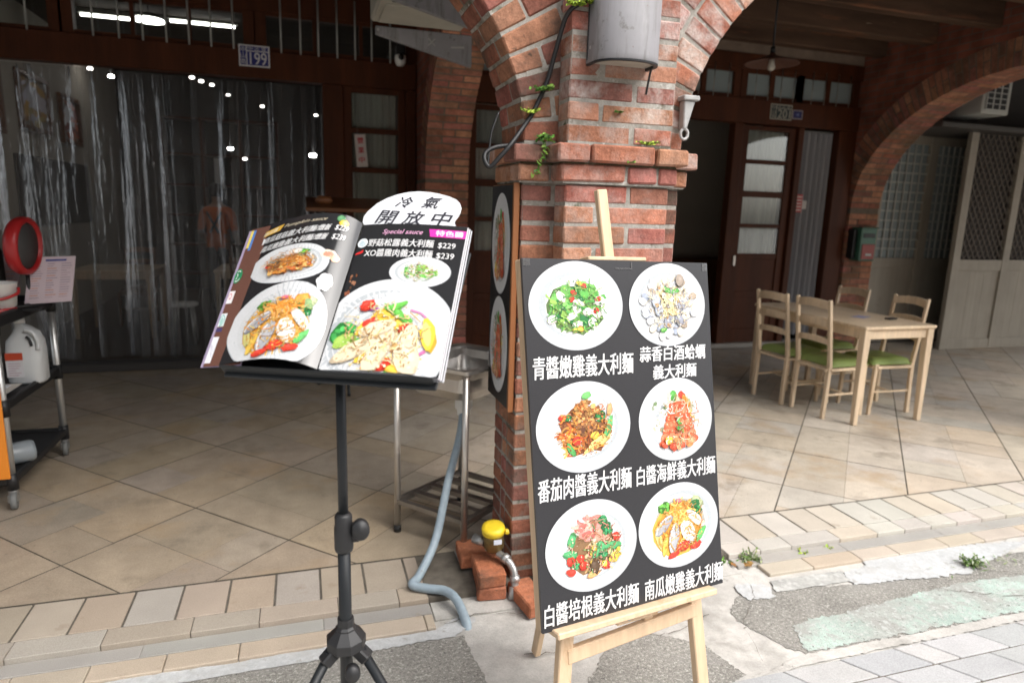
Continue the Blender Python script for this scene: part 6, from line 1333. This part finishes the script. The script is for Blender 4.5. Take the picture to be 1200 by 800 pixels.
for k in range(26):
    t = k/26; q = Vector((.868-.050*t*t+rr.uniform(-.012,.012), 2.412+rr.uniform(-.006,.004), 1.80-.13*t)); x = Vector((rr.uniform(-1,1),-.3,rr.uniform(-1,.2))).normalized(); y = x.orthogonal().normalized(); s = .012; m_.poly([q-x*s, q+y*s*.5, q+x*s, q-y*s*.5], jit(rr.choice(GREENS),.3))
tag(m_.build('trailing_fern', M['leaf']), 'thin green strand hanging down the face of the brick corbel', 'plant')
sprig('moss_clump', 'tiny moss tuft on the pillar under the wall lamp', (1.13,2.352,1.915), 14, .02, .006, .3, GREENS, .2, 5); sprig('moss_clump', 'pale lime moss along the top of the right corbel', (1.25,2.345,1.806), 30, .05, .006, .2, LIME_G, 0, 6); sprig('moss_clump', 'tiny moss tuft in the joint between the two corbel courses', (1.17,2.31,1.735), 10, .018, .006, .3, GREENS, .3, 7)
WEED = [(.10,.20,.04), (.16,.26,.07), (.24,.28,.12), (.34,.36,.24)]
for i, (x, y, n, rad, sz, lab) in enumerate(((1.955,2.39,60,.065,.008,'leafy weed growing in the gutter right of the menu board'), (1.80,2.40,10,.04,.010,'tiny weed in the gutter beside the edge of the menu board'), (1.86,2.385,8,.03,.009,'tiny weed between the menu board and the leafy weed'), (2.235,2.375,9,.04,.011,'small bright weed in the gutter farther right'), (2.405,2.385,7,.03,.010,'smallest bright weed in the gutter farthest right'), (2.965,2.10,70,.07,.008,'low sprawling weed at the edge of the green road paint'), (.79,2.44,12,.05,.011,'weed at the foot of the pillar behind the menu board'))):
    sprig('weed', lab, (x, y, ST), n, rad, sz, .7, WEED if i in (0,5) else LIME_G if i in (3,4) else GREENS, 0, 20+i, 'weeds along the kerb')
m_ = MB(); rr = random.Random(5)
for k in range(40):
    q = Vector((2.97+rr.gauss(.12,.14), 2.06+rr.gauss(0,.035), ST+.004+rr.uniform(0,.012))); a = rr.uniform(0,6.3); x = Vector((cos(a),sin(a),rr.uniform(-.2,.4))); y = Vector((-sin(a),cos(a),0)); L = rr.uniform(.015,.05); m_.poly([q, q+x*L*.5+y*.003, q+x*L, q+x*L*.5-y*.003], jit(rr.choice(WEED),.2))
tag(m_.build('ground_cover', M['leaf']), kind='stuff')
m_ = MB(); rr = random.Random(6)
for k in range(9):
    q = Vector((1.86+rr.uniform(-.06,.10), 2.345+rr.uniform(-.025,.025), ST+.012)); a = rr.uniform(0,6.3); x = Vector((cos(a),sin(a),rr.uniform(0,.3))); y = Vector((-sin(a),cos(a),.1)); L = rr.uniform(.02,.035); m_.poly([q-x*L, q+y*L*.4, q+x*L, q-y*L*.4], jit((.36,.20,.07),.3))
tag(m_.build('dry_leaves', M['leaf']), kind='stuff')
